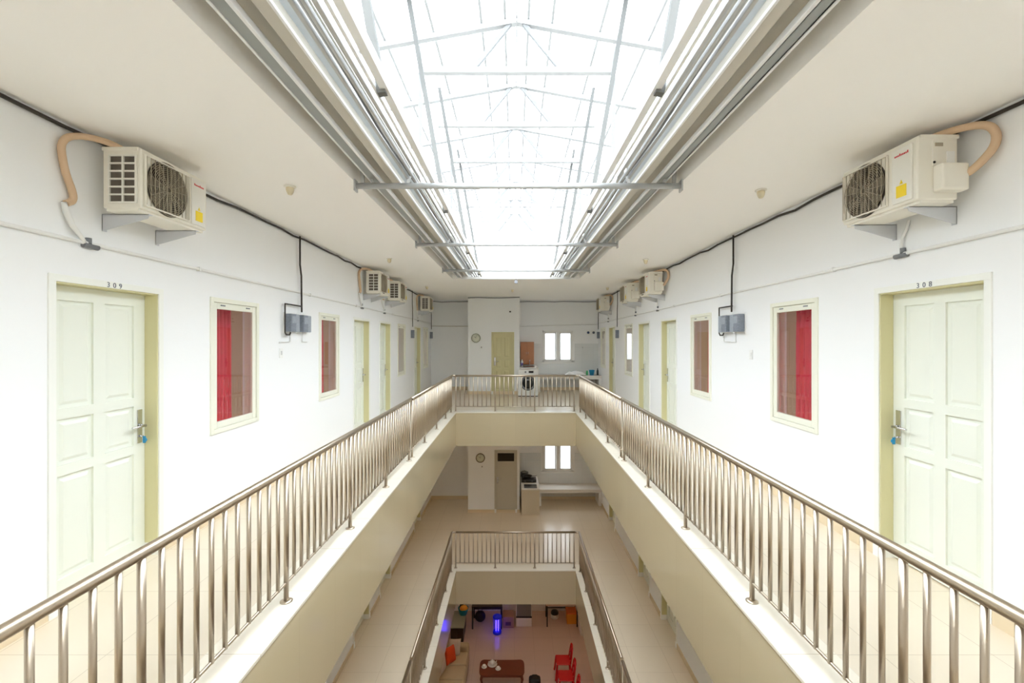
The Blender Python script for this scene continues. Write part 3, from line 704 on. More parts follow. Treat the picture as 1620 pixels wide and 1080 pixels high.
# ------------------------------------------------------------------ skylight steelwork (mirrored about the middle of the well)
XM = (EL+ER)/2
def mir(x, sg): return XM+sg*(x)   # x measured from the middle
half = (ER-EL)/2
for sg, nm in ((-1, 'left'), (1, 'right')):
    X = lambda d: XM+sg*d
    def run(dx0, dx1, z0, z1, m, name, label, kind='rail', y0=YCN+.02, y1=YC-.02, lips=0, tilt=0):
        b = MB()
        if lips:   # open C section: web plus two lips
            b.box(X(dx0), X(dx1), y0, y1, z0, z0+.004); b.box(X(dx0), X(dx0)+.006, y0, y1, z0, z1); b.box(X(dx1)-.006, X(dx1), y0, y1, z0, z1)
        else: b.box(X(dx0), X(dx1), y0, y1, z0, z1)
        return tag(b.build(name, m, bevel=0 if lips else .004), label, kind, 'steel sections laid along the %s side of the skylight' % nm)
    zb = EYE+1.45
    run(1.272, 1.335, zb, zb+.05, mat('dull_galvanised_steel', (150, 154, 152), .5) if sg < 0 else bpy.data.materials['dull_galvanised_steel'], 'steel_channel', 'outermost pale steel channel beside the %s ceiling edge' % nm, lips=1)
    run(1.248, 1.270, zb-.006, zb+.03, WSTEEL, 'steel_flat', 'thin pale steel flat on the inner side of the outermost channel, %s side' % nm)
    run(1.337, 1.352, zb-.006, zb+.03, WSTEEL, 'steel_flat', 'thin pale steel flat on the outer side of the outermost channel, %s side' % nm)
    run(1.115, 1.185, zb+.03, zb+.13, GUTTER, 'steel_beam', 'beige steel beam above the tie bars, %s side' % nm)
    run(1.082, 1.098, zb, zb+.02, WSTEEL, 'steel_angle', 'slim bright steel strip inside the beige beam, %s side' % nm)
    run(1.035, 1.078, zb+.05, zb+.055, BLUESHEET, 'zinc_sheet', 'pale blue zinc strip on the %s side' % nm)
    run(.985, 1.008, zb, zb+.035, GALV, 'steel_tube', 'square galvanised tube inside the zinc strip, %s side' % nm)
    run(.935, .955, zb, zb+.03, GALV, 'steel_tube', 'thin galvanised tube, second from zinc strip, %s side' % nm)
    run(.885, .912, zb+.01, zb+.05, GALV, 'steel_tube', 'thin galvanised tube next to the white rail, %s side' % nm)
    run(.835, .855, zb, zb+.03, WSTEEL, 'steel_rail', 'white painted rail beside the inner box beam, %s side' % nm)
    run(.765, .815, zb, zb+.07, WSTEEL, 'box_beam', 'innermost grey box beam of the skylight, %s side' % nm)
    tr = MB().box(X(.985), X(half), YCN, YC, zb+.17, zb+.18).box(X(.985), X(.99), YCN, YC, zb+.13, zb+.17).build('gutter_tray', GUTTER)
    tag(tr, 'wide beige gutter tray above the %s side steel sections' % nm, 'gutter')
    # loose cable lying along the tubes
    pts = [(X(.969+.004*sin(y*2.1)), y, zb+.02+.012*cos(y*3)) for y in [YCN+.1+i*.3 for i in range(37)]]
    tag(MB().tube(pts, .009, 6).build('loose_cable', GREYC), 'wavy grey cable lying along the %s skylight tubes' % nm, 'cable')
    # raking struts that rise from the inner beam to the roof
    for k, y in enumerate((2.65, 5.1, 7.55, 10.0)):
        st = MB().bar((X(.805), y, zb-.02), (X(1.28), y, EYE+4.18), .05, .05, (0, 1, 0)).build('roof_strut', DIMG)  # colour darkened so the strut looks shaded against the sky
        tag(st, 'raking white strut rising from inner beam, %s of the %s side' % (('nearest', 'second', 'third', 'farthest')[k], nm), 'strut', 'raking struts of the skylight')
    for k, y in enumerate((4.1, 6.6, 9.05)):
        t = empty('gusset_frame', (X(.93), y, zb-.05)); tag(t, 'small white triangular gusset standing on %s tie bar, %s side' % (('nearest', 'second', 'third')[k], nm), 'bracket', 'gussets on the tie bars')
        MB().bar((X(.86)-X(.93), 0, .0), (X(.93)-X(.93), 0, .24), .022, .022, (0, 1, 0)).build('inner_leg', WSTEEL, t)
        MB().bar((X(1.0)-X(.93), 0, .0), (0, 0, .24), .022, .022, (0, 1, 0)).build('outer_leg', WSTEEL, t)
        e = empty('hanger_bracket', (X(1.40), y, zb-.05)); tag(e, 'dark angled bracket holding %s tie bar end, %s side' % (('nearest', 'second', 'third')[k], nm), 'bracket', 'hanger brackets of the tie bars')
        MB().bar((0, 0, 0), (sg*.02, 0, .3), .03, .03, (0, 1, 0)).build('upright', GALV, e)
        MB().bar((-sg*.09, 0, .02), (sg*.005, 0, .3), .022, .022, (0, 1, 0)).build('brace', GALV, e)
    for k, y in enumerate((6.6, 9.9)):
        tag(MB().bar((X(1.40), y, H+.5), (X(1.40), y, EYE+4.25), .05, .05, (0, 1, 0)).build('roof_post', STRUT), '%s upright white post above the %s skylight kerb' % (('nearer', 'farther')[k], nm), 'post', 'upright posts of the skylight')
for k, y in enumerate((4.09, 6.6, 9.05)):
    t = empty('tie_bar', (XM, y, EYE+1.385)); tag(t, '%s steel tie bar spanning the skylight opening' % ('nearest', 'middle', 'farthest')[k], 'tie bar', 'tie bars across the skylight')
    MB().rod((-half-.0+.005, 0, 0), (half-.005, 0, 0), .026, 14).build('bar', GALV, t)
    for s in (-1, 1): MB().box(s*(half-.012), s*half, -.04, .04, -.05, .05).build('end_plate', GALV, t)
# far edge rails of the opening
tag(MB().box(EL+.35, ER-.35, YC-.14, YC-.10, EYE+1.44, EYE+1.47).build('cross_rail', WSTEEL), 'white cross rail at the far edge of the skylight', 'rail')
tag(MB().box(EL+.2, ER-.2, YC-.06, YC-.02, EYE+1.41, EYE+1.43).build('edge_rail', WSTEEL), 'thin white rail on far skylight edge just above the ceiling', 'rail')
tag(MB().bar((.30, YC-.12, EYE+1.72), (.56, YC-.12, EYE+1.42), .04, .03, (0, 1, 0)).build('diagonal_brace', WSTEEL), 'short white diagonal brace at far edge of skylight', 'brace')
hb = empty('hanging_box', (.04, YC-.12, EYE+1.30)); tag(hb, 'small dark grey box hanging at far skylight edge', 'junction box')
MB().box(-.035, .035, -.03, .03, 0, .07).build('box_body', GREYC, hb, bevel=.004); MB().rod((0, 0, .07), (0, 0, .16), .004, 6).build('hanger_wire', GREYC, hb)

# roof: shallow gable on white trusses, milky sheets
RY, SL = EYE+4.62, .18
ro = lambda x: RY-abs(x-XM)*SL
for sg, nm in ((-1, 'left'), (1, 'right')):
    b = MB(); nx, span, y0, y1 = 2, 2.6, -2.5, 22
    ny = 220; rows = []
    for j in range(ny+1):
        y = y0+(y1-y0)*j/ny; dz = .012*cos(j*pi/1.0)
        rows.append([b.b.verts.new((XM+sg*x, y, RY+.09-x*SL+dz)) for x in (0, span/2, span)])
    for a, c in zip(rows, rows[1:]):
        for i in range(2): b.b.faces.new([a[i], a[i+1], c[i+1], c[i]])
    o = b.build('roof', ROOF, solid=.003); struct(o, 'milky translucent corrugated roof slope on the %s' % nm)
for k, y in enumerate((1.65, 3.3, 4.95, 6.6, 8.25, 9.9, 11.55, 13.2, 14.85, 16.5)):
    t = empty('roof_truss', (XM, y, RY)); tag(t, 'white gable roof truss, %s along the skylight' % ('first', 'second', 'third', 'fourth', 'fifth', 'sixth', 'seventh', 'eighth', 'ninth', 'tenth')[k], 'truss', 'white roof trusses')
    for s in (-1, 1):
        MB().bar((0, 0, 0), (s*2.3, 0, -2.3*SL), .08, .09, (0, 1, 0)).build('rafter', TRUSS, t)
        MB().bar((s*.1, 0, -.04), (s*.62, 0, -.68), .06, .06, (0, 1, 0)).build('web', STRUT, t)
    MB().bar((-1.42, 0, -.72), (1.42, 0, -.72), .08, .09, (0, 1, 0)).build('tie_beam', TRUSS, t)
for x in (-1.9, -1.2, -.51, -.17, .17, .51, 1.2, 1.9):
    p = MB().box(x+XM-.018, x+XM+.018, -2, 21.5, ro(x+XM)+.035, ro(x+XM)+.075).build('purlin', TRUSS)
    tag(p, 'long thin roof purlin %.1f metres %s of the ridge' % (abs(x), 'left' if x < 0 else 'right'), 'purlin', 'purlins under the roof sheets')
tag(MB().box(XM-.01, XM+.01, -2, 21.5, RY+.04, RY+.075).build('ridge_strip', GALV), 'thin ridge strip along the top of the roof', 'ridge strip')

# ------------------------------------------------------------------ clocks, camera, switch on the service room wall
def clock(x, z, label, rim):
    r = empty('wall_clock', (x, YS, z)); tag(r, label, 'clock')
    MB().lathe([(.15, -.0), (.15, -.035), (.128, -.04), (.125, -.02)], n=36, axis='y').build('clock_rim', rim, r)
    MB().lathe([(.127, -.005), (.127, -.022)], n=36, axis='y').build('clock_face', CLOCKF, r)
    b = MB()
    for k in range(12):
        a = k*pi/6; b.box(sin(a)*.105-.005, sin(a)*.105+.005, -.026, -.022, cos(a)*.105-.008, cos(a)*.105+.008)
    b.build('hour_marks', NUMM, r)
    MB().bar((0, -.028, 0), (-.05, -.028, .045), .008, .003, (0, 1, 0)).build('hour_hand', DARK, r)
    MB().bar((0, -.03, 0), (.015, -.03, .095), .006, .003, (0, 1, 0)).build('minute_hand', DARK, r)
    return r
clock((753-CX)/F*YS, EYE+(538-534.5)/F*YS, 'round pale clock on upper service room wall', CLOCKR)
clock((760-CX)/F*YS, EYE-(724-538)/F*YS, 'round dark rimmed clock on middle gallery wall', mat('brown_clock_rim', (96, 84, 66), .4))
for z, x, lb in ((EYE-.23, -1.07, 'small white light switch right of the upper clock'), (-LV+1.5, -1.05, 'small white light switch under the middle gallery clock')):
    r = empty('light_switch', (x, YS, z)); tag(r, lb, 'light switch')
    MB().box(-.04, .04, -.009, 0, -.04, .04).build('switch_plate', WPLAS, r, bevel=.003); MB().box(-.014, .014, -.013, -.009, -.02, .02).build('rocker', GREYC, r)
r = empty('security_camera', (-.135, YS, EYE+.93)); tag(r, 'small dark dome camera high on the service room wall', 'camera')
MB().lathe([(.035, 0), (.035, -.02), (.03, -.025)], n=20, axis='y').build('camera_base', WPLAS, r); MB().lathe([(.028, -.02), (.026, -.045), (.015, -.06), (.004, -.066)], n=20, axis='y').build('camera_dome', DARK, r)

# ------------------------------------------------------------------ upper kitchen
def bench(z, label, x0=.8, y0=15.42, h=.56):
    r = empty('kitchen_bench', ((x0+WR)/2, (y0+YB)/2, z)); tag(r, label, 'bench')
    hx, hy = (WR-x0)/2-.005, (YB-.014-y0)/2
    MB().box(-hx, hx, -hy, hy, h-.09, h).build('worktop', CERAM, r, bevel=.006)
    MB().box(hx-.1, hx, -hy, hy, 0, h-.09).build('support', WALL, r); MB().box(-hx, -hx+.08, -hy, hy, 0, h-.09).build('support', WALL, r)
    MB().box(-hx+.08, hx-.1, -hy, -hy+.02, h-.12, h-.09).build('apron', WPLAS, r)
    return r
bench(0, 'white tiled low counter under the upper kitchen window')
bench(-LV, 'white tiled bench under the middle gallery window', x0=.83)
# washing machine
r = empty('washing_machine', (.43, 14.55, 0)); tag(r, 'white front loading washing machine behind the far railing', 'washing machine')
MB().box(-.31, .31, -.3, .28, .02, .84).build('body', WPLAS, r, bevel=.015)
MB().box(-.31, .31, -.312, -.3, .70, .83).build('control_panel', WPLAS, r, bevel=.004)
MB().box(.02, .17, -.316, -.31, .735, .8).build('display', DARK, r); MB().lathe([(.03, -.312), (.028, -.335)], (-.08, 0, .765), 20, 'y').build('dial', GREYC, r)
dr = MB().lathe([(.235, -.3), (.235, -.325), (.2, -.335), (.175, -.32)], (0, 0, .42), 40, 'y').build('door', GREYC, r)
MB().lathe([(.18, -.305), (.17, -.325), (.1, -.345), (.02, -.35)], (0, 0, .42), 40, 'y').build('door_glass', mat('dark_door_glass', (40, 42, 40), .08), dr)
MB().box(-.31, .31, -.305, .28, .0, .02).build('foot_strip', DARK, r)
# sink block behind the machine: tap and splash
r = empty('sink_counter', (.43, 15.45, 0)); tag(r, 'white sink counter behind the washing machine with steel tap', 'counter')
MB().box(-.25, .36, -.55, .63, 0, .86).build('base', CERAM, r, bevel=.005); MB().box(-.12, .26, -.3, .2, .86, .865).build('sink_bowl', SINKM, r)
MB().tube([(.1, .3, .86), (.1, .3, 1.03), (.1, .27, 1.07), (.1, .18, 1.07), (.1, .16, 1.03)], .013, 8).build('tap', CHROME, r)
# wall cabinet
r = empty('wall_cabinet', (.45, YB-.17, .86+.06)); tag(r, 'tall brown wooden cabinet on the wall above the sink', 'cabinet')
MB().box(-.235, .235, -.13, .15, 0, .78).build('carcass', WOOD, r, bevel=.004)
for s in (-1, 1):
    d = MB().box(s*.117-.112, s*.117+.112, -.15, -.131, .01, .77).build('door', WOOD, r, bevel=.003); MB().rod((s*.03, -.162, .34), (s*.03, -.162, .44), .005, 8).build('handle', CHROME, d)
r = empty('detergent_bottle', (.265, 15.6, .866)); tag(r, 'pale bottle with violet label standing by the brown cabinet', 'bottle')
MB().lathe([(.035, 0), (.04, .02), (.04, .15), (.025, .19), (.015, .2)], n=16).build('bottle_body', WPLAS, r); MB().lathe([(.017, .2), (.017, .235)], n=12).build('cap', WPLAS, r)
MB().lathe([(.0405, .03), (.0405, .12)], n=16).build('bottle_label', mat('violet_label', (120, 110, 170), .5), r)
# cloth pile on counter
b = MB(); nx, ny = 22, 10; rnd = random.Random(4); vs = []
for j in range(ny+1):
    row = []
    for i in range(nx+1):
        u, v = i/nx, j/ny; e = min(u, 1-u, v, 1-v); hgt = .16*min(1, e*5)*(1-.55*u)*(.8+.3*sin(u*9+v*4)) + .01*rnd.random()
        row.append(b.b.verts.new(((u-.5)*.72, (v-.5)*.4, max(.0, hgt))))
    vs.append(row)
for j in range(ny):
    for i in range(nx): f = b.b.faces.new([vs[j][i], vs[j][i+1], vs[j+1][i+1], vs[j+1][i]]); f.smooth = True
o = b.build('folded_cloth', CLOTH, sub=1); o.location = (2.12, 15.75, .566); tag(o, 'heap of crumpled white cloth on the upper kitchen counter', 'cloth')
r = empty('bucket', (2.66, 15.62, .56)); tag(r, 'blue plastic bucket at the end of the upper counter', 'bucket')
MB().lathe([(.07, 0), (.1, .17), (.106, .18), (.095, .178), (.066, .012)], n=24).build('bucket_body', BLUEP, r); MB().tube([(.1*cos(a), 0, .17+.06*sin(a)) for a in [pi*i/10 for i in range(11)]], .004, 6).build('bucket_handle', PVC, r)
r = empty('dish_soap', (2.50, 15.64, .56)); tag(r, 'small green bottle beside the blue bucket', 'bottle')
MB().lathe([(.035, 0), (.04, .02), (.038, .12), (.018, .16)], n=16).build('bottle_body', GREENP, r); MB().lathe([(.014, .16), (.014, .19)], n=10).build('cap', WPLAS, r)
r = empty('dark_bottle', (2.86, 15.62, .56)); tag(r, 'dark bottle in the corner right of the blue bucket', 'bottle')
MB().lathe([(.035, 0), (.037, .02), (.035, .15), (.014, .2)], n=16).build('bottle_body', mat('dark_grey_glass', (70, 74, 74), .25), r); MB().lathe([(.014, .2), (.014, .24)], n=10).build('cap', DARK, r)
r = empty('storage_box', (2.62, 15.50, .0)); tag(r, 'brown box tucked under the end of upper counter', 'box')
MB().box(-.14, .12, -.0, .3, .0, .3).build('box_body', mat('brown_card', (140, 110, 90), .8), r, bevel=.004); MB().box(-.15, .13, -.01, .31, .27, .32).build('lid', mat('pale_card', (170, 150, 130), .8), r)
for x, lb in (((930.5-CX)/F*YB, 'blue centred wall socket, farther from the corner'), ((939-CX)/F*YB, 'black centred wall socket, nearer the corner')):
    r = empty('wall_socket', (x, YB, EYE+.27)); tag(r, lb, 'socket')
    MB().box(-.075, .075, -.012, 0, -.09, .09).build('socket_plate', WPLAS, r, bevel=.004); MB().lathe([(.045, -.012), (.045, -.02)], n=20, axis='y').build('socket_face', NUMM if 'blue' not in lb else mat('slate_blue', (56, 74, 110), .4), r)
tag(MB().rod((2.42, YB-.0, 1.52), (2.42, YB-.04, 1.52), .006).rod((2.42, YB-.04, 1.52), (2.40, YB-.045, 1.48), .005).build('wall_hook', GREYC), 'tiny hook on the tiles right of the kitchen window', 'hook')

# ------------------------------------------------------------------ middle gallery kitchen
r = empty('stove_counter', (.52, 15.2, -LV)); tag(r, 'beige tiled stove counter beside the middle service room', 'counter')
MB().box(-.29, .29, -.57, .88, 0, .80).build('base', mat('beige_counter_tile', (214, 202, 180), .3), r); MB().box(-.3, .3, -.58, .88, .80, .84).build('worktop', CERAM, r, bevel=.005)
MB().box(-.2, .22, -.5, -.1, .84, .846).build('sink_bowl', SINKM, r, bevel=.002)
r = empty('gas_stove', (.48, 15.45, -LV+.84)); tag(r, 'black two burner gas stove on the middle gallery counter', 'stove')
MB().box(-.24, .26, -.18, .2, .01, .09).build('stove_body', mat('stove_black', (50, 48, 46), .3), r, bevel=.01)
for s in (-1, 1):
    MB().lathe([(.08, .09), (.08, .1), (.05, .105)], (s*.12, .02, 0), 20).build('burner', DARK, r)
    MB().lathe([(.015, -.18), (.015, -.2)], (s*.12, 0, .05), 12, 'y').build('knob', GREYC, r)
r = empty('frying_pan', (.44, 15.5, -LV+.95)); tag(r, 'dark frying pan on the stove of middle gallery', 'pan')
MB().lathe([(.12, 0), (.17, .06), (.175, .06), (.165, .05), (.115, .008)], n=28).build('pan_body', DARK, r); MB().bar((.16, 0, .05), (.33, -.03, .07), .025, .012).build('handle', DARK, r)
r = empty('cooking_pot', (.36, 15.95, -LV+.84)); tag(r, 'dark cooking pot behind the frying pan', 'pot')
MB().lathe([(.12, 0), (.13, .02), (.13, .16), (.135, .165)], n=24).build('pot_body', mat('dark_enamel', (66, 66, 64), .3), r); MB().lathe([(.135, .165), (.08, .19), (.02, .2), (.02, .22)], n=24).build('lid', SINKM, r)

# ------------------------------------------------------------------ ground floor room
def at(x, y, hgt=0.):   # frame pixel touching a level hgt above the ground floor
    z = (EYE-GZ-hgt)*F/(y-CY); return (x-CX)/F*z, z
# low console
r = empty('console_cabinet', (-1.80, 14.72, GZ)); tag(r, 'low dark console with grey glass top against the left wall', 'cabinet')
MB().box(-.2, .2, -.42, .42, 0, .44).build('cabinet_body', BLKW, r, bevel=.005); MB().box(-.23, .22, -.45, .45, .44, .47).build('glass_top', mat('grey_green_top', (150, 156, 142), .15), r, bevel=.003)
for s in (-1, 1): MB().box(s*.1-.095, s*.1+.095, -.432, -.42, .04, .40).build('door', BLKW, r, bevel=.003)
r = empty('toy_basket', (-1.68, 15.0, GZ+.47)); tag(r, 'turquoise basket of orange and black things on the console', 'basket')
MB().lathe([(.12, 0), (.17, .18), (.175, .2), (.16, .19), (.11, .01)], n=24).build('basket_body', TEALP, r)
MB().lathe([(.03, .1), (.12, .14), (.14, .2), (.1, .26), (.02, .28)], (.02, -.03, 0), 18).build('orange_contents', ORP, r); MB().box(-.12, .0, .02, .12, .15, .33).build('black_contents', DARK, r, bevel=.02)
# desk
r = empty('desk', (-.90, 15.25, GZ)); tag(r, 'black legged desk at the back wall of ground floor', 'desk')
MB().box(-.5, .5, -.33, .33, .72, .75).build('desktop', BLKW, r, bevel=.004)
for sx in (-1, 1):
    for sy in (-1, 1): MB().box(sx*.47-.022, sx*.47+.022, sy*.3-.022, sy*.3+.022, 0, .72).build('leg', DARK, r)
MB().box(-.45, .45, .28, .31, .30, .36).build('stretcher', BLKW, r)
r = empty('round_bag', (-1.15, 15.35, GZ)); tag(r, 'round black bag under the desk', 'bag')
MB().lathe([(.05, -.06), (.15, -.07), (.18, -.03), (.18, .03), (.15, .07), (.05, .06)], (0, 0, .18), 24, 'y').build('bag_body', DARK, r); MB().tube([(-.07, 0, .34), (-.06, 0, .42), (0, 0, .45), (.06, 0, .42), (.07, 0, .34)], .01, 8).build('bag_handle', DARK, r)
r = empty('insect_lamp', (-.555, 14.76, GZ)); tag(r, 'glowing blue insect lamp on the ground floor beside the desk', 'lamp')
MB().lathe([(.14, 0), (.14, .05), (.12, .07)], n=24).build('lamp_base', BLUECASE, r); MB().lathe([(.12, .48), (.14, .5), (.14, .54), (.06, .58), (.02, .6)], n=24).build('lamp_cap', BLUECASE, r)
for s in (-1, 1): MB().rod((s*.035, 0, .07), (s*.035, 0, .48), .02, 12).build('tube', BLUEL, r)
b = MB()
for k in range(14): a = 2*pi*k/14; b.rod((cos(a)*.125, sin(a)*.125, .06), (cos(a)*.125, sin(a)*.125, .5), .004, 6)
b.build('guard', BLUECASE, r)
r = empty('carton', (-.20, 15.2, GZ)); tag(r, 'pinkish brown carton between desk and white cooler', 'box')
MB().box(-.18, .18, -.2, .2, 0, .36).build('carton_body', mat('pinkish_card', (168, 130, 116), .8), r, bevel=.004); MB().box(-.09, .09, -.206, -.2, .08, .2).build('printed_patch', mat('plum_print', (96, 60, 90), .6), r)
r = empty('display_cooler', (.32, 15.32, GZ)); tag(r, 'white cooler with glass upper half and drawer on ground floor', 'cooler')
MB().box(-.26, .26, -.25, .3, 0, .29).box(-.26, -.24, -.25, .3, .34, .9).box(.24, .26, -.25, .3, .34, .9).box(-.26, .26, .28, .3, .34, .9).box(-.26, .26, -.25, .3, .9, .93).build('cooler_body', WPLAS, r, bevel=.006)
MB().box(-.26, .26, -.255, .3, .29, .34).build('black_band', DARK, r); MB().box(-.24, .24, -.25, -.24, .34, .9).build('glass_front', mat('grey_cooler_glass', (124, 124, 120), .12), r)
MB().box(-.24, .24, -.262, -.25, .03, .27).build('drawer', WPLAS, r, bevel=.004)
r = empty('side_table', (1.55, 15.35, GZ)); tag(r, 'thin black legged table by the back wall, right of cooler', 'table')
MB().box(-.5, .56, -.32, .3, .70, .73).build('tabletop', mat('pale_table_top', (196, 170, 150), .4), r, bevel=.004)
for sx in (-.46, .53):
    for sy in (-.28, .27): MB().box(sx-.018, sx+.018, sy-.018, sy+.018, 0, .70).build('leg', DARK, r)
MB().box(-.46, .53, .25, .27, .3, .33).build('stretcher', DARK, r)
r = empty('rice_cooker', (1.38, 15.55, GZ)); tag(r, 'black lidded white rice cooker beneath the right table', 'rice cooker')
MB().lathe([(.11, 0), (.13, .03), (.13, .15)], n=24).build('cooker_body', WPLAS, r); MB().lathe([(.13, .15), (.132, .2), (.1, .25), (.03, .26)], n=24).build('lid', DARK, r)
r = empty('storage_crate', (1.92, 15.38, GZ)); tag(r, 'orange yellow storage crate under the right table end', 'crate')
MB().box(-.16, .16, -.18, .18, 0, .33).build('crate_body', ORP, r, bevel=.008); MB().box(-.17, .17, -.19, .19, .33, .37).build('lid', mat('orange_lid', (236, 120, 40), .5), r, bevel=.005)
r = empty('white_cabinet', (2.24, 14.9, GZ)); tag(r, 'small white cabinet at the right end of ground floor', 'cabinet')
MB().box(-.11, .11, -.3, .3, 0, .62).build('cabinet_body', WPLAS, r, bevel=.005); MB().box(-.125, -.11, -.28, .28, .04, .32).build('drawer', WPLAS, r, bevel=.003); MB().box(-.125, -.11, -.28, .28, .34, .6).build('drawer', WPLAS, r, bevel=.003)
# sofa
r = empty('sofa', (-1.82, 12.4, GZ)); tag(r, 'beige fabric sofa against the left wall of ground floor', 'sofa')
MB().box(-.5, .5, -1.05, 1.0, .06, .30).build('sofa_base', SOFA, r, bevel=.03, segs=3)
MB().box(-.5, -.26, -1.05, 1.0, .30, .85).build('backrest', SOFA, r, bevel=.06, segs=4)
for s in (-1, 1): MB().box(-.5, .5, s*.93-.1, s*.93+.1, .30, .60).build('armrest', SOFA, r, bevel=.06, segs=4)
for k in range(3): MB().box(-.25, .49, -.82+k*.55, -.28+k*.55, .30, .45).build('seat_cushion', SOFA, r, bevel=.05, segs=4)
def cushion(x, y, z, rx, ry, rz, m, label):
    b = MB(); n_ = 10; P = {}
    for s in (-1, 1):
        for i in range(n_+1):
            for j in range(n_+1):
                u, v = 2*i/n_-1, 2*j/n_-1
                e = (1-u**4)*(1-v**4)
                if s == 1 and (i in (0, n_) or j in (0, n_)): P[s, i, j] = P[-1, i, j]; continue
                P[s, i, j] = b.b.verts.new((u*.21*(1-.06*(1-v*v)), v*.21*(1-.06*(1-u*u)), s*.075*max(0, e)**.5))
        for i in range(n_):
            for j in range(n_): f = b.b.faces.new([P[s,i,j], P[s,i+1,j], P[s,i+1,j+1], P[s,i,j+1]]); f.smooth = True
    o = b.build('cushion', m); o.location = (x, y, z); o.rotation_euler = (rx, ry, rz)
    return tag(o, label, 'cushion', 'cushions on the sofa')
cushion(-1.80, 12.80, GZ+.64, radians(70), radians(14), radians(60), ORNG, 'orange cushion leaning in the sofa corner')
cushion(-1.72, 13.08, GZ+.66, radians(66), radians(20), radians(35), WCUSH, 'pale cushion propped behind the orange one')
cushion(-1.98, 12.42, GZ+.64, radians(80), radians(10), radians(78), WCUSH, 'pale cushion standing nearer along the sofa back')
# coffee table with tea things
r = empty('coffee_table', (-.34, 12.57, GZ)); tag(r, 'dark brown wooden coffee table with curved legs', 'coffee table')
outl = []
for i in range(40):
    a = 2*pi*i/40; cx_, sx_ = cos(a), sin(a); e = .35
    u = math.copysign(abs(cx_)**e, cx_)*.62; v = math.copysign(abs(sx_)**e, sx_)*.31
    outl.append((u+.0, v*(1-.06*cos(a*4))))
MB().prism(outl, lambda u, v, d: (u, v, d), .42, .455).build('tabletop', DWOOD, r, bevel=.006)
MB().box(-.54, .54, -.24, .24, .34, .42).build('apron', DWOOD, r, bevel=.01)
for sx in (-1, 1):
    for sy in (-1, 1): MB().tube([(sx*.53, sy*.23, .4), (sx*.56, sy*.25, .3), (sx*.53, sy*.235, .15), (sx*.54, sy*.24, .03), (sx*.57, sy*.26, 0)], [.04, .034, .022, .02, .028], 10).build('leg', DWOOD, r)
TZ = GZ+.455
tx, ty = at(779, 1051, .455); r = empty('teapot', (tx, ty, TZ)); tag(r, 'white teapot on a round saucer in the middle of the tea set', 'teapot')
MB().lathe([(.09, 0), (.13, .012), (.135, .016), (.05, .01)], n=24).build('saucer', CERAM, r)
MB().lathe([(.045, .012), (.075, .05), (.07, .09), (.045, .11), (.02, .12), (.02, .135)], n=24).build('pot_body', CERAM, r)
MB().tube([(.06, 0, .05), (.1, 0, .08), (.12, 0, .11)], [.015, .012, .009], 8).build('spout', CERAM, r); MB().tube([(-.065, 0, .09), (-.11, 0, .085), (-.11, 0, .05), (-.07, 0, .04)], .008, 8).build('handle', CERAM, r)
for px, py, lb in ((766, 1055, 'white teacup left of the teapot'), (788, 1058, 'white teacup right of the teapot')):
    tx, ty = at(px, py, .455); r = empty('teacup', (tx, ty, TZ)); tag(r, lb, 'teacup', 'white teacups on the coffee table')
    MB().lathe([(.04, 0), (.075, .01), (.078, .013), (.03, .008)], n=20).build('saucer', CERAM, r); MB().lathe([(.025, .01), (.043, .04), (.045, .06), (.04, .058), (.02, .016)], n=20).build('cup', CERAM, r)
    MB().tube([(.042, 0, .05), (.065, 0, .045), (.06, 0, .025), (.038, 0, .025)], .004, 6).build('handle', CERAM, r)
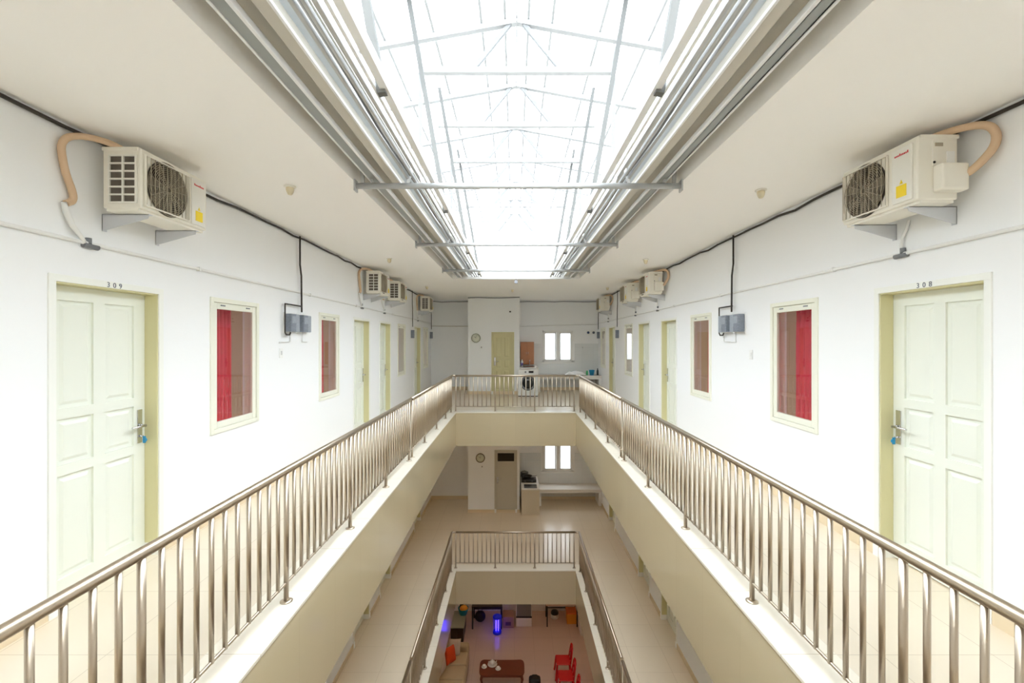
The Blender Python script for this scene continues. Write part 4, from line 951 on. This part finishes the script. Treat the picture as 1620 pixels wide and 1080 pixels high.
# red plastic chairs facing the table
def plastic_chair(x, y, label):
    r = empty('plastic_chair', (x, y, GZ)); tag(r, label, 'chair', 'red plastic chairs beside the coffee table')
    MB().box(-.2, .2, -.2, .2, .42, .45).build('seat', REDP, r, bevel=.014, segs=3)
    for sx, sy in ((-1, -1), (-1, 1), (1, -1), (1, 1)): MB().bar((sx*.18, sy*.18, .43), (sx*.225, sy*.22, 0), .04, .04).build('leg', REDP, r, bevel=.006)
    b = MB()
    for s in (-1, 1): b.tube([(.19, s*.17, .43), (.215, s*.175, .6), (.235, s*.16, .74), (.25, s*.1, .83), (.255, 0, .85)], [.022, .02, .02, .024, .026], 10)
    b.build('back_frame', REDP, r)
    b = MB()
    b.tube([(.2, 0, .44), (.222, 0, .6), (.252, 0, .84)], .02, 8); b.tube([(.225, -.165, .62), (.232, 0, .63), (.225, .165, .62)], .016, 8)
    b.build('back_slats', REDP, r)
    return r
plastic_chair(1.38, 12.88, 'red plastic chair, farthest of the row by the coffee table')
plastic_chair(1.39, 12.28, 'red plastic chair in the middle of the row')
plastic_chair(1.42, 11.68, 'red plastic chair nearest the camera, mostly its back showing')
tx, ty = at(846, 1088); r = empty('black_bag', (tx, ty, GZ)); tag(r, 'black bag on the ground floor between table and chairs', 'bag')
MB().box(-.16, .16, -.12, .12, 0, .3).build('bag_body', DARK, r, bevel=.07, segs=4); MB().tube([(-.08, 0, .28), (-.06, 0, .36), (.06, 0, .36), (.08, 0, .28)], .012, 8).build('bag_handle', DARK, r)

# warm fill lamps, added to brighten the lower storeys (the soffits themselves are out of sight from above)
FILLGLOW = mat('warm_fill_glow', (255, 240, 215), .3, emit=(255, 214, 160), es=1)
FILLGLOW.node_tree.nodes['Principled BSDF'].inputs['Emission Strength'].default_value = 13
k = 0
for zc, pts in ((-.25, [(x, y) for x in (-2.2, 2.25) for y in (3.2, 6.4, 9.6)]+[(-1.9, 13.0), (.1, 13.0), (1.7, 13.0)]),
                (-LV-.25, [(x, y) for x in (-1.95, 1.95) for y in (9.6, 12.4)]+[(-1.2, 14.2), (.2, 14.2), (1.5, 14.2)])):
    for x, y in pts:
        k += 1
        r = empty('added_fill_lamp', (x, y, zc)); tag(r, 'added round fill lamp out of sight on the ceiling of the %s' % ('middle gallery' if zc > -1 else 'ground floor'), 'lamp', 'added fill lamps of the %s' % ('middle gallery' if zc > -1 else 'ground floor'))
        MB().lathe([(.15, 0), (.15, -.03), (.14, -.035)], n=24).build('lamp_base', WPLAS, r)
        MB().lathe([(.135, -.03), (.13, -.06), (.1, -.085), (.04, -.1), (.01, -.102)], n=24).build('fill_lamp_shade', FILLGLOW, r)
